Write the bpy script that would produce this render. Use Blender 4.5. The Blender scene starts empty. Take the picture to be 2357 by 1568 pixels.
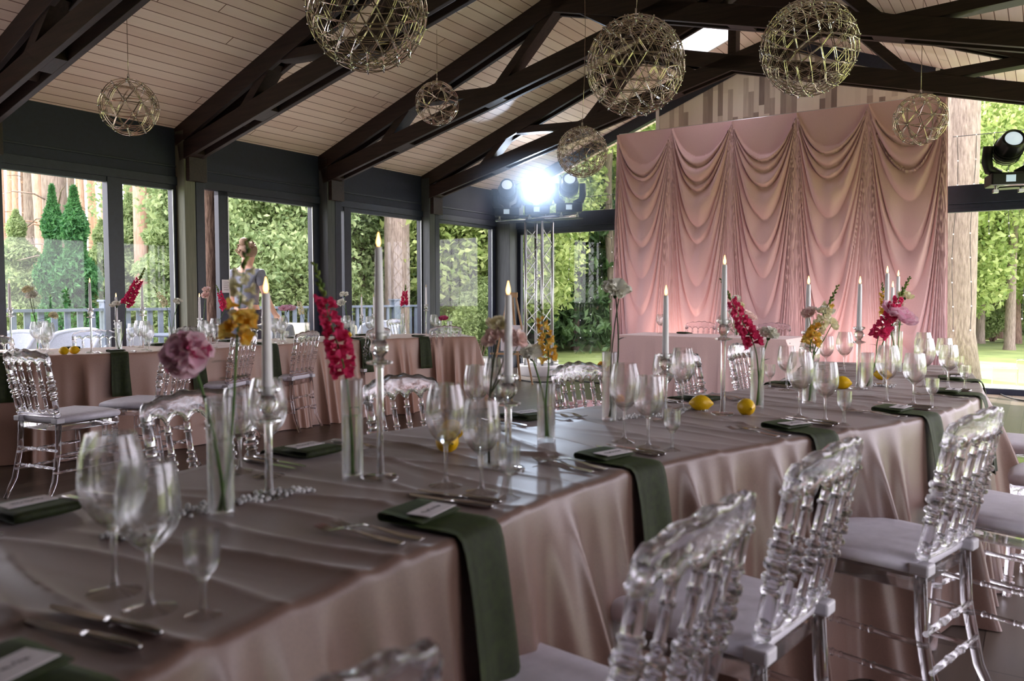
import bpy, math, random
from mathutils import Vector, Matrix
random.seed(7)
C = bpy.context.scene.collection
PI = math.pi
# ---------------------------------------------------------------- camera frame
F = 1836.0; CX = 1178.5; CY = 784.0; PITCH = math.atan(99/1836.0); CAMZ = 1.2
BA = math.radians(-33.64)                      # the hall is turned by this angle
PX, PY = math.cos(BA), math.sin(BA)
TH = 0.775                                     # table top height
def ray(x, y):
    u = (x-CX)/F; v = -(y-CY)/F
    c, s = math.cos(PITCH), math.sin(PITCH)
    return Vector((u, c+v*s, -s+v*c))
def T(x, y, h=TH):
    d = ray(x, y); t = (h-CAMZ)/d.z
    return Vector((d.x*t, d.y*t, h))
def P(x, y, Y):
    d = ray(x, y); t = Y/d.y
    return Vector((d.x*t, Y, CAMZ+d.z*t))
def B(q, s, z=0.0):                            # hall coordinates -> world
    return Vector((q*PX - s*PY, q*PY + s*PX, z))
def srgb(r, g, b):
    f = lambda c: (c/255/12.92) if c/255 <= 0.04045 else ((c/255+0.055)/1.055)**2.4
    return (f(r), f(g), f(b), 1.0)
# ---------------------------------------------------------------- camera, world, sun
sc = bpy.context.scene
cam_d = bpy.data.cameras.new('camera'); cam = bpy.data.objects.new('camera', cam_d); C.objects.link(cam)
cam.location = (0, 0, CAMZ); cam.rotation_euler = (PI/2-PITCH, 0, 0)
cam_d.sensor_width = 36; cam_d.lens = F/2357*36; cam_d.clip_end = 400; cam_d.clip_start = 0.02
cam_d.dof.use_dof = True; cam_d.dof.focus_distance = 6.0; cam_d.dof.aperture_fstop = 4.2
sc.camera = cam
w = bpy.data.worlds.new('sky'); sc.world = w; w.use_nodes = True
wn = w.node_tree.nodes; wl = w.node_tree.links
bgn = wn['Background']
sky = wn.new('ShaderNodeTexSky'); sky.sky_type = 'HOSEK_WILKIE' ; sky.turbidity = 4.0; sky.ground_albedo = 0.3
sky.sun_direction = Vector((-0.30, 0.70, 0.85)).normalized()
mx = wn.new('ShaderNodeMixRGB'); mx.inputs[0].default_value = 0.75; mx.inputs[2].default_value = (1.0, 0.92, 1.03, 1)
wl.new(sky.outputs[0], mx.inputs[1]); wl.new(mx.outputs[0], bgn.inputs[0]); bgn.inputs[1].default_value = 4.0
sun_d = bpy.data.lights.new('sun', 'SUN'); sun = bpy.data.objects.new('sun', sun_d); C.objects.link(sun)
sun_d.energy = 11.0; sun_d.angle = math.radians(1.5); sun_d.color = (1, 0.92, 0.88)
sun.rotation_euler = Vector((-0.30, 0.70, 0.85)).to_track_quat('Z', 'Y').to_euler()
sc.view_settings.view_transform = 'Standard'; sc.view_settings.look = 'None'
sc.view_settings.exposure = 1.08; sc.view_settings.gamma = 1; sc.view_settings.use_curve_mapping = False
sc.cycles.max_bounces = 16; sc.cycles.transmission_bounces = 14; sc.cycles.transparent_max_bounces = 24
sc.cycles.sample_clamp_indirect = 6
# ---------------------------------------------------------------- materials
def mat(name, col=(0.8,0.8,0.8,1), rough=0.5, metal=0.0, trans=0.0, ior=1.45, emit=None, es=0.0, sheen=0.0, coat=0.0, spec=None):
    m = bpy.data.materials.new(name); m.use_nodes = True
    b = m.node_tree.nodes['Principled BSDF']
    b.inputs['Base Color'].default_value = col; b.inputs['Roughness'].default_value = rough
    b.inputs['Metallic'].default_value = metal; b.inputs['Transmission Weight'].default_value = trans
    b.inputs['IOR'].default_value = ior
    if sheen: b.inputs['Sheen Weight'].default_value = sheen
    if coat: b.inputs['Coat Weight'].default_value = coat
    if spec is not None: b.inputs['Specular IOR Level'].default_value = spec
    if emit: b.inputs['Emission Color'].default_value = emit; b.inputs['Emission Strength'].default_value = es
    return m
class NT:
    def __init__(s, m): s.m = m; s.n = m.node_tree.nodes; s.l = m.node_tree.links; s.b = s.n.get('Principled BSDF')
    def co(s, out='Object'):
        t = s.n.new('ShaderNodeTexCoord'); return t.outputs[out]
    def math(s, op, a, b=None):
        n = s.n.new('ShaderNodeMath'); n.operation = op
        for i, v in enumerate((a, b)):
            if v is None: continue
            if isinstance(v, (int, float)): n.inputs[i].default_value = v
            else: s.l.new(v, n.inputs[i])
        return n.outputs[0]
    def noise(s, vec, scale, detail=4, rough=0.55, mscale=None):
        if mscale:
            mp = s.n.new('ShaderNodeMapping'); mp.inputs['Scale'].default_value = mscale; s.l.new(vec, mp.inputs[0]); vec = mp.outputs[0]
        n = s.n.new('ShaderNodeTexNoise'); n.inputs['Scale'].default_value = scale; n.inputs['Detail'].default_value = detail
        n.inputs['Roughness'].default_value = rough; s.l.new(vec, n.inputs[0]); return n.outputs[0]
    def ramp(s, fac, stops):
        r = s.n.new('ShaderNodeValToRGB'); cr = r.color_ramp
        while len(cr.elements) < len(stops): cr.elements.new(0.5)
        for e, (p, c) in zip(cr.elements, stops): e.position = p; e.color = c
        s.l.new(fac, r.inputs[0]); return r.outputs[0]
    def mix(s, fac, a, b, mode='MIX'):
        n = s.n.new('ShaderNodeMixRGB'); n.blend_type = mode
        for i, v in enumerate((fac, a, b)):
            if isinstance(v, (int, float)): n.inputs[i].default_value = v
            elif isinstance(v, tuple): n.inputs[i].default_value = v
            else: s.l.new(v, n.inputs[i])
        return n.outputs[0]
    def bump(s, h, strength=0.3, dist=0.01):
        n = s.n.new('ShaderNodeBump'); n.inputs['Strength'].default_value = strength; n.inputs['Distance'].default_value = dist
        s.l.new(h, n.inputs['Height']); s.l.new(n.outputs[0], s.b.inputs['Normal'])
    def color(s, c): s.l.new(c, s.b.inputs['Base Color'])
def plank_mat(name, c1, c2, groove, width, length, axis=0, rough=0.6, gw=0.05, grain=0.5):
    m = mat(name, rough=rough); t = NT(m); co = t.co()
    sp = t.n.new('ShaderNodeSeparateXYZ'); t.l.new(co, sp.inputs[0])
    a, b = sp.outputs[axis], sp.outputs[{0:1, 1:0, 2:0}[axis]]
    if axis == 3: pass
    ia = t.math('DIVIDE', a, width); row = t.math('FLOOR', ia); fr = t.math('FRACT', ia)
    wn_ = t.n.new('ShaderNodeTexWhiteNoise'); wn_.noise_dimensions = '1D'; t.l.new(row, wn_.inputs['W'])
    off = t.math('MULTIPLY', wn_.outputs[0], length)
    ib = t.math('DIVIDE', t.math('ADD', b, off), length); seg = t.math('FLOOR', ib); fb = t.math('FRACT', ib)
    cmb = t.n.new('ShaderNodeCombineXYZ'); t.l.new(row, cmb.inputs[0]); t.l.new(seg, cmb.inputs[1])
    w2 = t.n.new('ShaderNodeTexWhiteNoise'); w2.noise_dimensions = '3D'; t.l.new(cmb.outputs[0], w2.inputs[0])
    ms = (9, 0.7, 9) if axis == 0 else (0.7, 9, 9)
    g = t.noise(co, 3.0, 6, 0.6, ms)
    fac = t.math('ADD', t.math('MULTIPLY', w2.outputs[0], 1-grain), t.math('MULTIPLY', g, grain))
    col = t.ramp(fac, [(0.2, c1), (0.8, c2)])
    e1 = t.math('LESS_THAN', fr, gw); e2 = t.math('LESS_THAN', fb, gw*width/length)
    e = t.math('MAXIMUM', e1, e2)
    t.color(t.mix(e, col, groove))
    t.bump(t.math('ADD', t.math('MULTIPLY', e, -1.0), t.math('MULTIPLY', g, 0.25)), 0.4, 0.004)
    return m
def noisy(name, c1, c2, scale, rough=0.6, bump=0.0, mscale=None, detail=5, dist=0.01, sheen=0, metal=0, lo=.3, hi=.7, spec=None):
    m = mat(name, rough=rough, sheen=sheen, metal=metal, spec=spec); t = NT(m); n = t.noise(t.co(), scale, detail, 0.6, mscale)
    t.color(t.ramp(n, [(lo, c1), (hi, c2)]))
    if bump: t.bump(n, bump, dist)
    return m
def leaf_mat(name, c1, c2, trans=0.5, scale=1.5):
    m = mat(name, rough=0.55); t = NT(m)
    n = t.noise(t.co(), scale, 3); oi = t.n.new('ShaderNodeNewGeometry')
    f = t.math('ADD', t.math('MULTIPLY', n, 0.5), t.math('MULTIPLY', oi.outputs['Random Per Island'], 0.5))
    col = t.ramp(f, [(0.2, c1), (0.8, c2)]); t.color(col)
    tr = t.n.new('ShaderNodeBsdfTranslucent'); t.l.new(col, tr.inputs[0])
    mx_ = t.n.new('ShaderNodeMixShader'); mx_.inputs[0].default_value = trans
    t.l.new(t.b.outputs[0], mx_.inputs[1]); t.l.new(tr.outputs[0], mx_.inputs[2])
    t.l.new(mx_.outputs[0], t.n['Material Output'].inputs[0])
    return m
M = {}
M['cloth'] = noisy('dusty_pink_cloth', srgb(106,79,68), srgb(117,88,77), 220, 0.40, 0.05, dist=0.001, sheen=0.2, spec=0.7)
M['cloth_sat'] = noisy('rose_beige_cloth', srgb(156,119,103), srgb(168,131,114), 200, 0.42, 0.05, dist=0.001, sheen=0.2, spec=0.6)
M['curtain'] = noisy('pink_drape_cloth', srgb(218,174,178), srgb(228,186,189), 150, 0.5, 0.05, dist=0.001, sheen=0.3)
M['swcloth'] = noisy('pale_pink_cloth', srgb(226,190,186), srgb(236,204,198), 150, 0.5, 0.05, dist=0.001, sheen=0.2)
M['velvet'] = noisy('green_velvet', srgb(25,31,9), srgb(42,52,15), 60, 0.75, 0.1, dist=0.002)
M['velvet'].node_tree.nodes['Principled BSDF'].inputs['Sheen Weight'].default_value = .12; M['velvet'].node_tree.nodes['Principled BSDF'].inputs['Sheen Tint'].default_value = srgb(120,150,70)
M['paper'] = noisy('card_paper', srgb(222,214,218), srgb(232,226,228), 40, 0.6)
M['ink'] = mat('ink', srgb(60,56,60), 0.6)
M['acrylic'] = mat('clear_acrylic', (0.90,0.885,0.93,1), 0.02, trans=1.0, ior=1.46)
M['glass'] = mat('clear_glass', (0.98,0.985,0.98,1), 0.0, trans=1.0, ior=1.45)
def thin(m, f):                                 # part of the light passes thin walls unbent
    t = NT(m); tr = t.n.new('ShaderNodeBsdfTransparent'); mx_ = t.n.new('ShaderNodeMixShader'); mx_.inputs[0].default_value = f
    t.l.new(t.b.outputs[0], mx_.inputs[1]); t.l.new(tr.outputs[0], mx_.inputs[2]); t.l.new(mx_.outputs[0], t.n['Material Output'].inputs[0])

def thinglass(m, f):                            # thin blown walls: clear with surface reflection, plus some true refraction
    t = NT(m); n, l = t.n, t.l
    tr = n.new('ShaderNodeBsdfTransparent'); tr.inputs[0].default_value = (.985,.985,.985,1); gl = n.new('ShaderNodeBsdfGlossy'); gl.inputs['Roughness'].default_value = 0.01
    lw = n.new('ShaderNodeLayerWeight'); lw.inputs[0].default_value = .5
    fr = t.math('ADD', t.math('MULTIPLY', t.math('POWER', lw.outputs['Facing'], 4), .8), .05)
    a = n.new('ShaderNodeMixShader'); l.new(fr, a.inputs[0]); l.new(tr.outputs[0], a.inputs[1]); l.new(gl.outputs[0], a.inputs[2])
    b = n.new('ShaderNodeMixShader'); b.inputs[0].default_value = f; l.new(t.b.outputs[0], b.inputs[1]); l.new(a.outputs[0], b.inputs[2]); l.new(b.outputs[0], n['Material Output'].inputs[0])
thinglass(M['glass'], .72); thin(M['acrylic'], .18)
M['crystal'] = mat('crystal', (0.96,0.97,0.96,1), 0.02, trans=1.0, ior=1.5); thin(M['crystal'], .3)
M['water'] = mat('water', (0.95,0.98,0.93,1), 0.0, trans=1.0, ior=1.33); thin(M['water'], .4)
M['bead'] = mat('pearl_bead', (0.85,0.85,0.83,1), 0.12, trans=0.35, ior=1.5)
M['cushion'] = noisy('white_leatherette', srgb(214,210,220), srgb(226,222,232), 30, 0.55, 0.1)
M['strap'] = mat('white_strap', srgb(205,202,208), 0.5)
M['steel'] = mat('polished_steel', (0.62,0.6,0.6,1), 0.16, metal=1.0)
M['darksteel'] = mat('dark_handle', (0.10,0.09,0.10,1), 0.25, metal=0.8)
M['wax'] = mat('white_wax', srgb(246,244,248), 0.45, coat=0.2)
M['flame'] = mat('flame', (1,0.6,0.2,1), 0.5, emit=(1.0,0.50,0.16,1), es=2.6)
M['flameoff'] = mat('flame_unlit', srgb(236,214,170), 0.4)
M['lemon'] = noisy('lemon_peel', srgb(226,176,8), srgb(240,196,24), 120, 0.38, 0.35, dist=0.002)
M['lemon_tip'] = mat('lemon_tip', srgb(120,96,20), 0.6)
M['stem'] = noisy('flower_stem', srgb(58,92,30), srgb(88,128,40), 20, 0.5)
M['stemdark'] = noisy('dark_stem', srgb(48,54,28), srgb(74,76,42), 20, 0.5)
M['leafg'] = noisy('flower_leaf', srgb(34,58,24), srgb(58,86,34), 14, 0.5)
M['bud'] = leaf_mat('green_bud', srgb(70,100,30), srgb(140,160,70), 0.2, 30)
M['magenta'] = leaf_mat('magenta_petal', srgb(208,36,92), srgb(242,84,140), 0.35, 25)
M['yellow'] = leaf_mat('yellow_petal', srgb(232,170,30), srgb(248,228,130), 0.35, 25)
M['cream'] = leaf_mat('cream_petal', srgb(238,228,184), srgb(252,248,228), 0.2, 25)
M['white'] = leaf_mat('white_petal', srgb(238,236,222), srgb(253,252,246), 0.2, 25)
M['blush'] = leaf_mat('blush_petal', srgb(240,204,200), srgb(252,236,230), 0.2, 25)
M['pink'] = leaf_mat('pink_petal', srgb(236,180,204), srgb(250,222,232), 0.35, 12)
M['deeppink'] = leaf_mat('deep_pink_petal', srgb(200,70,120), srgb(220,110,150), 0.35, 12)
M['navy'] = noisy('dark_blue_paint', srgb(26,30,52), srgb(32,37,62), 30, 0.55)
M['frame'] = noisy('dark_frame_paint', srgb(32,37,52), srgb(40,46,62), 20, 0.4)
M['silver'] = mat('aluminium_edge', (0.6,0.62,0.62,1), 0.35, metal=1.0)
M['beam'] = noisy('dark_stained_timber', srgb(30,21,20), srgb(56,40,36), 3, 0.5, 0.25, mscale=(1,12,12), dist=0.004)
M['postwood'] = noisy('grey_green_timber', srgb(96,100,86), srgb(122,124,106), 3, 0.6, 0.2, mscale=(14,14,1), dist=0.003)
M['greypost'] = noisy('grey_timber', srgb(62,66,70), srgb(82,86,88), 3, 0.6, 0.2, mscale=(14,14,1), dist=0.003)
M['ceiling'] = plank_mat('pale_ceiling_boards', srgb(232,206,196), srgb(250,232,224), srgb(116,80,66), 0.115, 4.0, axis=0, gw=0.07, grain=0.45)
M['floor'] = plank_mat('grey_brown_floorboards', srgb(66,57,50), srgb(96,84,74), srgb(44,36,30), 0.14, 1.6, axis=0, rough=0.32, gw=0.035)
M['clad'] = None
M['wire'] = mat('bronze_wire', (0.60,0.50,0.42,1), 0.25, metal=1.0)
M['chrome'] = mat('chrome', (0.75,0.75,0.76,1), 0.12, metal=1.0)
M['black'] = mat('black_plastic', srgb(16,16,19), 0.4)
M['alu'] = mat('brushed_aluminium', (0.62,0.62,0.63,1), 0.3, metal=1.0)
M['lens_on'] = mat('lamp_lens_lit', (1,1,1,1), 0.3, emit=(0.92,0.96,1,1), es=55)
M['lens_dim'] = mat('lamp_lens', (0.7,0.8,1,1), 0.1, emit=(0.75,0.88,1,1), es=.3)
M['screen'] = mat('lit_screen', (0.4,0.5,0.6,1), 0.3, emit=(0.7,0.85,1,1), es=0.25)
M['bark'] = noisy('pine_bark', srgb(96,74,64), srgb(156,128,112), 6, 0.9, 0.8, mscale=(6,6,1.2), dist=0.04)
M['barkred'] = noisy('orange_pine_bark', srgb(178,140,118), srgb(214,178,154), 5, 0.9, 0.5, mscale=(5,5,1), dist=0.03)
M['barkgrey'] = noisy('grey_bark', srgb(108,94,84), srgb(160,146,132), 6, 0.9, 0.8, mscale=(6,6,1), dist=0.04)
M['leaf_lime'] = leaf_mat('lime_leaves', srgb(122,148,78), srgb(200,212,140), 0.5)  # light yellow-green leaf colour
M['leaf_mid'] = leaf_mat('mid_green_leaves', srgb(100,122,74), srgb(170,188,126), 0.5)
M['leaf_con'] = leaf_mat('conifer_needles', srgb(54,84,50), srgb(112,142,92), 0.35)
M['leaf_pale'] = leaf_mat('pale_conifer', srgb(120,146,96), srgb(190,206,150), 0.45)
M['leaf_thuja'] = leaf_mat('thuja_fronds', srgb(40,92,52), srgb(92,150,84), 0.35)
M['lawn'] = noisy('lawn_grass', srgb(98,116,60), srgb(140,154,88), 1.2, 0.9, 0.4, detail=9, dist=0.05)
M['deck'] = plank_mat('grey_deck', srgb(176,172,166), srgb(204,200,194), srgb(70,68,66), 0.14, 3, axis=0, rough=0.7)
M['rail'] = noisy('blue_grey_rail_paint', srgb(96,108,122), srgb(116,128,142), 8, 0.6)
M['wicker'] = noisy('white_wicker', srgb(158,166,180), srgb(186,194,206), 60, 0.6, 0.8, mscale=(1,1,3), dist=0.01)
M['creamcush'] = noisy('cream_cushion', srgb(220,214,184), srgb(232,228,204), 20, 0.7)
M['oak'] = noisy('light_oak', srgb(176,140,104), srgb(200,164,126), 3, 0.5, mscale=(1,1,8))
M['skin'] = noisy('skin', srgb(214,164,140), srgb(224,176,152), 10, 0.5)
M['tshirt'] = noisy('grey_tshirt', srgb(104,108,122), srgb(124,128,140), 14, 0.8)
M['trousers'] = noisy('navy_trousers', srgb(36,42,60), srgb(48,54,72), 14, 0.8)
M['hair'] = noisy('light_brown_hair', srgb(120,92,74), srgb(170,140,116), 30, 0.6, 0.4, mscale=(8,8,1))
M['whitebase'] = mat('white_cover', srgb(228,228,228), 0.5)
M['orange'] = mat('orange_plastic', srgb(214,84,40), 0.5)
# window pane: clear with the reflection the angle gives it
def pane_mat():
    m = bpy.data.materials.new('window_glass'); m.use_nodes = True; n = m.node_tree.nodes; l = m.node_tree.links
    n.remove(n['Principled BSDF'])
    tr = n.new('ShaderNodeBsdfTransparent'); tr.inputs[0].default_value = (0.95,0.97,0.96,1)
    gl = n.new('ShaderNodeBsdfGlossy'); gl.inputs['Roughness'].default_value = 0.02
    lw = n.new('ShaderNodeLayerWeight'); lw.inputs[0].default_value = 0.5
    pw = n.new('ShaderNodeMath'); pw.operation = 'POWER'; l.new(lw.outputs['Facing'], pw.inputs[0]); pw.inputs[1].default_value = 5
    fr = n.new('ShaderNodeMath'); fr.operation = 'MULTIPLY_ADD'; l.new(pw.outputs[0], fr.inputs[0]); fr.inputs[1].default_value = 0.9; fr.inputs[2].default_value = 0.035
    mx_ = n.new('ShaderNodeMixShader'); l.new(fr.outputs[0], mx_.inputs[0]); l.new(tr.outputs[0], mx_.inputs[1]); l.new(gl.outputs[0], mx_.inputs[2])
    l.new(mx_.outputs[0], n['Material Output'].inputs[0]); return m
M['pane'] = pane_mat()
def clad_mat():
    m = mat('mixed_grey_cladding', rough=0.6); t = NT(m); co = t.co()
    sp = t.n.new('ShaderNodeSeparateXYZ'); t.l.new(co, sp.inputs[0])
    ia = t.math('DIVIDE', sp.outputs[0], 0.075); row = t.math('FLOOR', ia)
    w1 = t.n.new('ShaderNodeTexWhiteNoise'); w1.noise_dimensions = '1D'; t.l.new(row, w1.inputs['W'])
    ib = t.math('DIVIDE', t.math('ADD', sp.outputs[2], t.math('MULTIPLY', w1.outputs[0], 0.9)), 0.55); seg = t.math('FLOOR', ib)
    cmb = t.n.new('ShaderNodeCombineXYZ'); t.l.new(row, cmb.inputs[0]); t.l.new(seg, cmb.inputs[1])
    w2 = t.n.new('ShaderNodeTexWhiteNoise'); w2.noise_dimensions = '3D'; t.l.new(cmb.outputs[0], w2.inputs[0])
    g = t.noise(co, 3, 6, 0.6, (12, 12, 1))
    f = t.math('ADD', t.math('MULTIPLY', w2.outputs[0], 0.8), t.math('MULTIPLY', g, 0.2))
    t.color(t.ramp(f, [(0.1, srgb(128,114,108)), (0.3, srgb(176,162,152)), (0.5, srgb(218,208,196)), (0.9, srgb(232,224,212))]))
    return m
M['clad'] = clad_mat()
# ---------------------------------------------------------------- mesh builder
class MB:
    def __init__(s): s.v = []; s.f = []
    def add(s, vs, fs):
        o = len(s.v); s.v += [tuple(v) for v in vs]; s.f += [tuple(i+o for i in f) for f in fs]; return s
    def box(s, x0, y0, z0, x1, y1, z1, M_=None):
        vs = [Vector(p) for p in ((x0,y0,z0),(x1,y0,z0),(x1,y1,z0),(x0,y1,z0),(x0,y0,z1),(x1,y0,z1),(x1,y1,z1),(x0,y1,z1))]
        if M_: vs = [M_ @ v for v in vs]
        return s.add(vs, [(3,2,1,0),(4,5,6,7),(0,1,5,4),(1,2,6,5),(2,3,7,6),(3,0,4,7)])
    def beam(s, a, b, w, h, up=(0,0,1)):       # rectangular bar from a to b, w across, h along up
        a, b = Vector(a), Vector(b); d = (b-a).normalized(); up = Vector(up)
        sd = d.cross(up).normalized(); up2 = sd.cross(d)
        vs = []
        for p in (a, b):
            for i, j in ((-1,-1),(1,-1),(1,1),(-1,1)): vs.append(p + sd*(i*w/2) + up2*(j*h/2))
        return s.add(vs, [(3,2,1,0),(4,5,6,7),(0,1,5,4),(1,2,6,5),(2,3,7,6),(3,0,4,7)])
    def tube(s, pts, r, n=8, cap=True, closed=False):
        pts = [Vector(p) for p in pts]; m = len(pts)
        rs = r if isinstance(r, (list, tuple)) else [r]*m
        vs = []; prev = None
        for i, p in enumerate(pts):
            if closed: d = pts[(i+1) % m] - pts[i-1]
            else: d = pts[min(i+1, m-1)] - pts[max(i-1, 0)]
            if d.length < 1e-9: d = Vector((0,0,1))
            d.normalize()
            if prev is None:
                a = Vector((0,0,1)) if abs(d.z) < 0.9 else Vector((1,0,0)); x = d.cross(a).normalized()
            else:
                x = prev - d*prev.dot(d); x.normalize() if x.length > 1e-6 else None
            prev = x; y = d.cross(x)
            for k in range(n):
                t = 2*PI*k/n; vs.append(p + x*(math.cos(t)*rs[i]) + y*(math.sin(t)*rs[i]))
        fs = []
        for i in range(m if closed else m-1):
            for k in range(n):
                a = i*n+k; b = i*n+(k+1) % n; c = ((i+1) % m)*n+(k+1) % n; d_ = ((i+1) % m)*n+k
                fs.append((a, b, c, d_))
        if cap and not closed: fs.append(tuple(range(n-1, -1, -1))); fs.append(tuple((m-1)*n+k for k in range(n)))
        return s.add(vs, fs)
    def lathe(s, prof, n=24, o=(0,0,0), cap=True):
        o = Vector(o); vs = []; fs = []; m = len(prof)
        for r, z in prof:
            for k in range(n):
                t = 2*PI*k/n; vs.append(o + Vector((r*math.cos(t), r*math.sin(t), z)))
        for i in range(m-1):
            for k in range(n): fs.append((i*n+k, i*n+(k+1) % n, (i+1)*n+(k+1) % n, (i+1)*n+k))
        if cap:
            fs.append(tuple(range(n-1, -1, -1))); fs.append(tuple((m-1)*n+k for k in range(n)))
        return s.add(vs, fs)
    def grid(s, fn, nu, nv, cu=False):
        vs = [fn(i/(nu-1 if not cu else nu), j/(nv-1)) for i in range(nu) for j in range(nv)]; fs = []
        for i in range(nu if cu else nu-1):
            for j in range(nv-1):
                i2 = (i+1) % nu; fs.append((i*nv+j, i2*nv+j, i2*nv+j+1, i*nv+j+1))
        return s.add(vs, fs)
    def ball(s, c, r, n=8, m=6, sq=(1,1,1)):
        c = Vector(c); vs = [c+Vector((0,0,-r*sq[2]))]
        for j in range(1, m):
            t = PI*j/m
            for i in range(n):
                a = 2*PI*i/n; vs.append(c+Vector((r*sq[0]*math.sin(t)*math.cos(a), r*sq[1]*math.sin(t)*math.sin(a), -r*sq[2]*math.cos(t))))
        vs.append(c+Vector((0,0,r*sq[2]))); fs = []
        for i in range(n): fs.append((0, 1+(i+1) % n, 1+i))
        for j in range(m-2):
            for i in range(n): fs.append((1+j*n+i, 1+j*n+(i+1) % n, 1+(j+1)*n+(i+1) % n, 1+(j+1)*n+i))
        L = len(vs)-1
        for i in range(n): fs.append((1+(m-2)*n+i, 1+(m-2)*n+(i+1) % n, L))
        return s.add(vs, fs)
    def xf(s, mt): s.v = [tuple(mt @ Vector(v)) for v in s.v]; return s
    def build(s, name, m, parent=None, smooth=True, bevel=0):
        me = bpy.data.meshes.new(name); me.from_pydata(s.v, [], s.f); me.materials.append(M[m] if isinstance(m, str) else m)
        if smooth: me.polygons.foreach_set('use_smooth', [True]*len(me.polygons))
        o = bpy.data.objects.new(name, me); C.objects.link(o)
        if smooth == 'auto':
            me.set_sharp_from_angle(angle=math.radians(38))
        if parent: o.parent = parent
        if bevel:
            b = o.modifiers.new('soften', 'BEVEL'); b.width = bevel; b.segments = 2; b.limit_method = 'ANGLE'
        return o
def tag(o, label, cat, group=None):
    o['label'] = label; o['category'] = cat
    if group: o['group'] = group
    return o
def thing(name, label, cat, loc=(0,0,0), rz=0, group=None, quat=None):
    o = bpy.data.objects.new(name, None); C.objects.link(o); o.location = loc; o.rotation_euler = (0,0,rz); o.empty_display_size = 0.05
    return tag(o, label, cat, group)
def struct(o): o['kind'] = 'structure'; return o
def clone(root, loc, rz=None, label=None, group=None, scale=None, rot=None):
    def cp(o, par):
        c = o.copy(); C.objects.link(c); c.parent = par
        for ch in o.children: cp(ch, c)
        return c
    r = cp(root, None); r.location = loc
    if rz is not None: r.rotation_euler = (0,0,rz)
    if rot is not None: r.rotation_euler = rot
    if scale is not None: r.scale = (scale,)*3 if isinstance(scale, (int,float)) else scale
    if label: r['label'] = label
    if group: r['group'] = group
    return r
class Kind:      # builds the first of a kind in place, copies it afterwards
    def __init__(s, fn): s.fn = fn; s.o = None
    def __call__(s, loc, rz=0, label=None, group=None, scale=None, rot=None):
        if s.o is None:
            s.o = s.fn(); r = s.o; r.location = loc; r.rotation_euler = rot if rot is not None else (0,0,rz)
            if scale is not None: r.scale = (scale,)*3 if isinstance(scale, (int,float)) else scale
            else: r.scale = (1,1,1)
            r['label'] = label
            if group: r['group'] = group
            return r
        return clone(s.o, loc, rz, label, group, scale if scale is not None else 1, rot)
def cr(pts, n):                               # catmull-rom through 3D/2D points
    pts = [Vector(p) for p in pts]; out = []
    ext = [pts[0]*2-pts[1]] + pts + [pts[-1]*2-pts[-2]]
    for i in range(1, len(ext)-2):
        p0, p1, p2, p3 = ext[i-1:i+3]
        for k in range(n):
            t = k/n; out.append(0.5*((2*p1)+(-p0+p2)*t+(2*p0-5*p1+4*p2-p3)*t*t+(-p0+3*p1-3*p2+p3)*t**3))
    out.append(pts[-1]); return out
# ================================================================ the hall
WQ, RQ, RIDGE = -7.85, 1.59, -3.13
S0, S1 = -6.0, 11.6
EAVE, SL = 3.02, 0.385
HEAD = 2.43
def hall(o): o.rotation_euler = (0,0,BA); return o
def hstruct(name, mb, m, smooth=False, parent=None, bevel=0):
    o = mb.build(name, m, parent, smooth, bevel)
    if not parent: hall(struct(o))
    return o
mb = MB().box(WQ-0.1, S0, -0.2, RQ+0.1, S1+0.1, 0.0); hstruct('floor', mb, 'floor')
# ceiling with a roof window cut through the left slope
def roofz(q): return EAVE + SL*(q-WQ) if q <= RIDGE else EAVE + SL*(RQ-q)
mb = MB()
sq = [WQ-0.5, -4.2, -3.5, RIDGE]; ss = [S0, 9.85, 10.65, S1+0.5]
TK = 0.18
for i in range(3):
    for j in range(3):
        if i == 1 and j == 1: continue
        q0, q1, s0, s1 = sq[i], sq[i+1], ss[j], ss[j+1]
        z0, z1 = roofz(q0), roofz(q1)
        mb.add([(q0,s0,z0),(q1,s0,z1),(q1,s1,z1),(q0,s1,z0),(q0,s0,z0+TK),(q1,s0,z1+TK),(q1,s1,z1+TK),(q0,s1,z0+TK)],
               [(0,1,2,3),(7,6,5,4),(0,4,5,1),(1,5,6,2),(2,6,7,3),(3,7,4,0)])
hstruct('ceiling', mb, 'ceiling')
mb = MB(); q0, q1 = RIDGE, RQ+0.5; z0, z1 = roofz(q0), roofz(q1)
mb.add([(q0,S0,z0),(q1,S0,z1),(q1,S1+.5,z1),(q0,S1+.5,z0),(q0,S0,z0+TK),(q1,S0,z1+TK),(q1,S1+.5,z1+TK),(q0,S1+.5,z0+TK)],
       [(0,1,2,3),(7,6,5,4),(0,4,5,1),(1,5,6,2),(2,6,7,3),(3,7,4,0)])
hstruct('ceiling_right_slope', mb, 'ceiling')
# roof window: lining and pane
mb = MB(); a, b_ = roofz(-4.2), roofz(-3.5)
for (qa, sa, qb, sb) in ((-4.2,9.85,-3.5,9.85),(-4.2,10.65,-3.5,10.65),(-4.2,9.85,-4.2,10.65),(-3.5,9.85,-3.5,10.65)):
    mb.beam((qa,sa,roofz(qa)+0.1), (qb,sb,roofz(qb)+0.1), 0.03, 0.22)
ro = hstruct('window_9', mb, 'whitebase')
mb = MB().add([(-4.2,9.85,a+.19),(-3.5,9.85,b_+.19),(-3.5,10.65,b_+.19),(-4.2,10.65,a+.19)], [(0,1,2,3)]); mb.build('pane', 'pane', ro, False)
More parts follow.
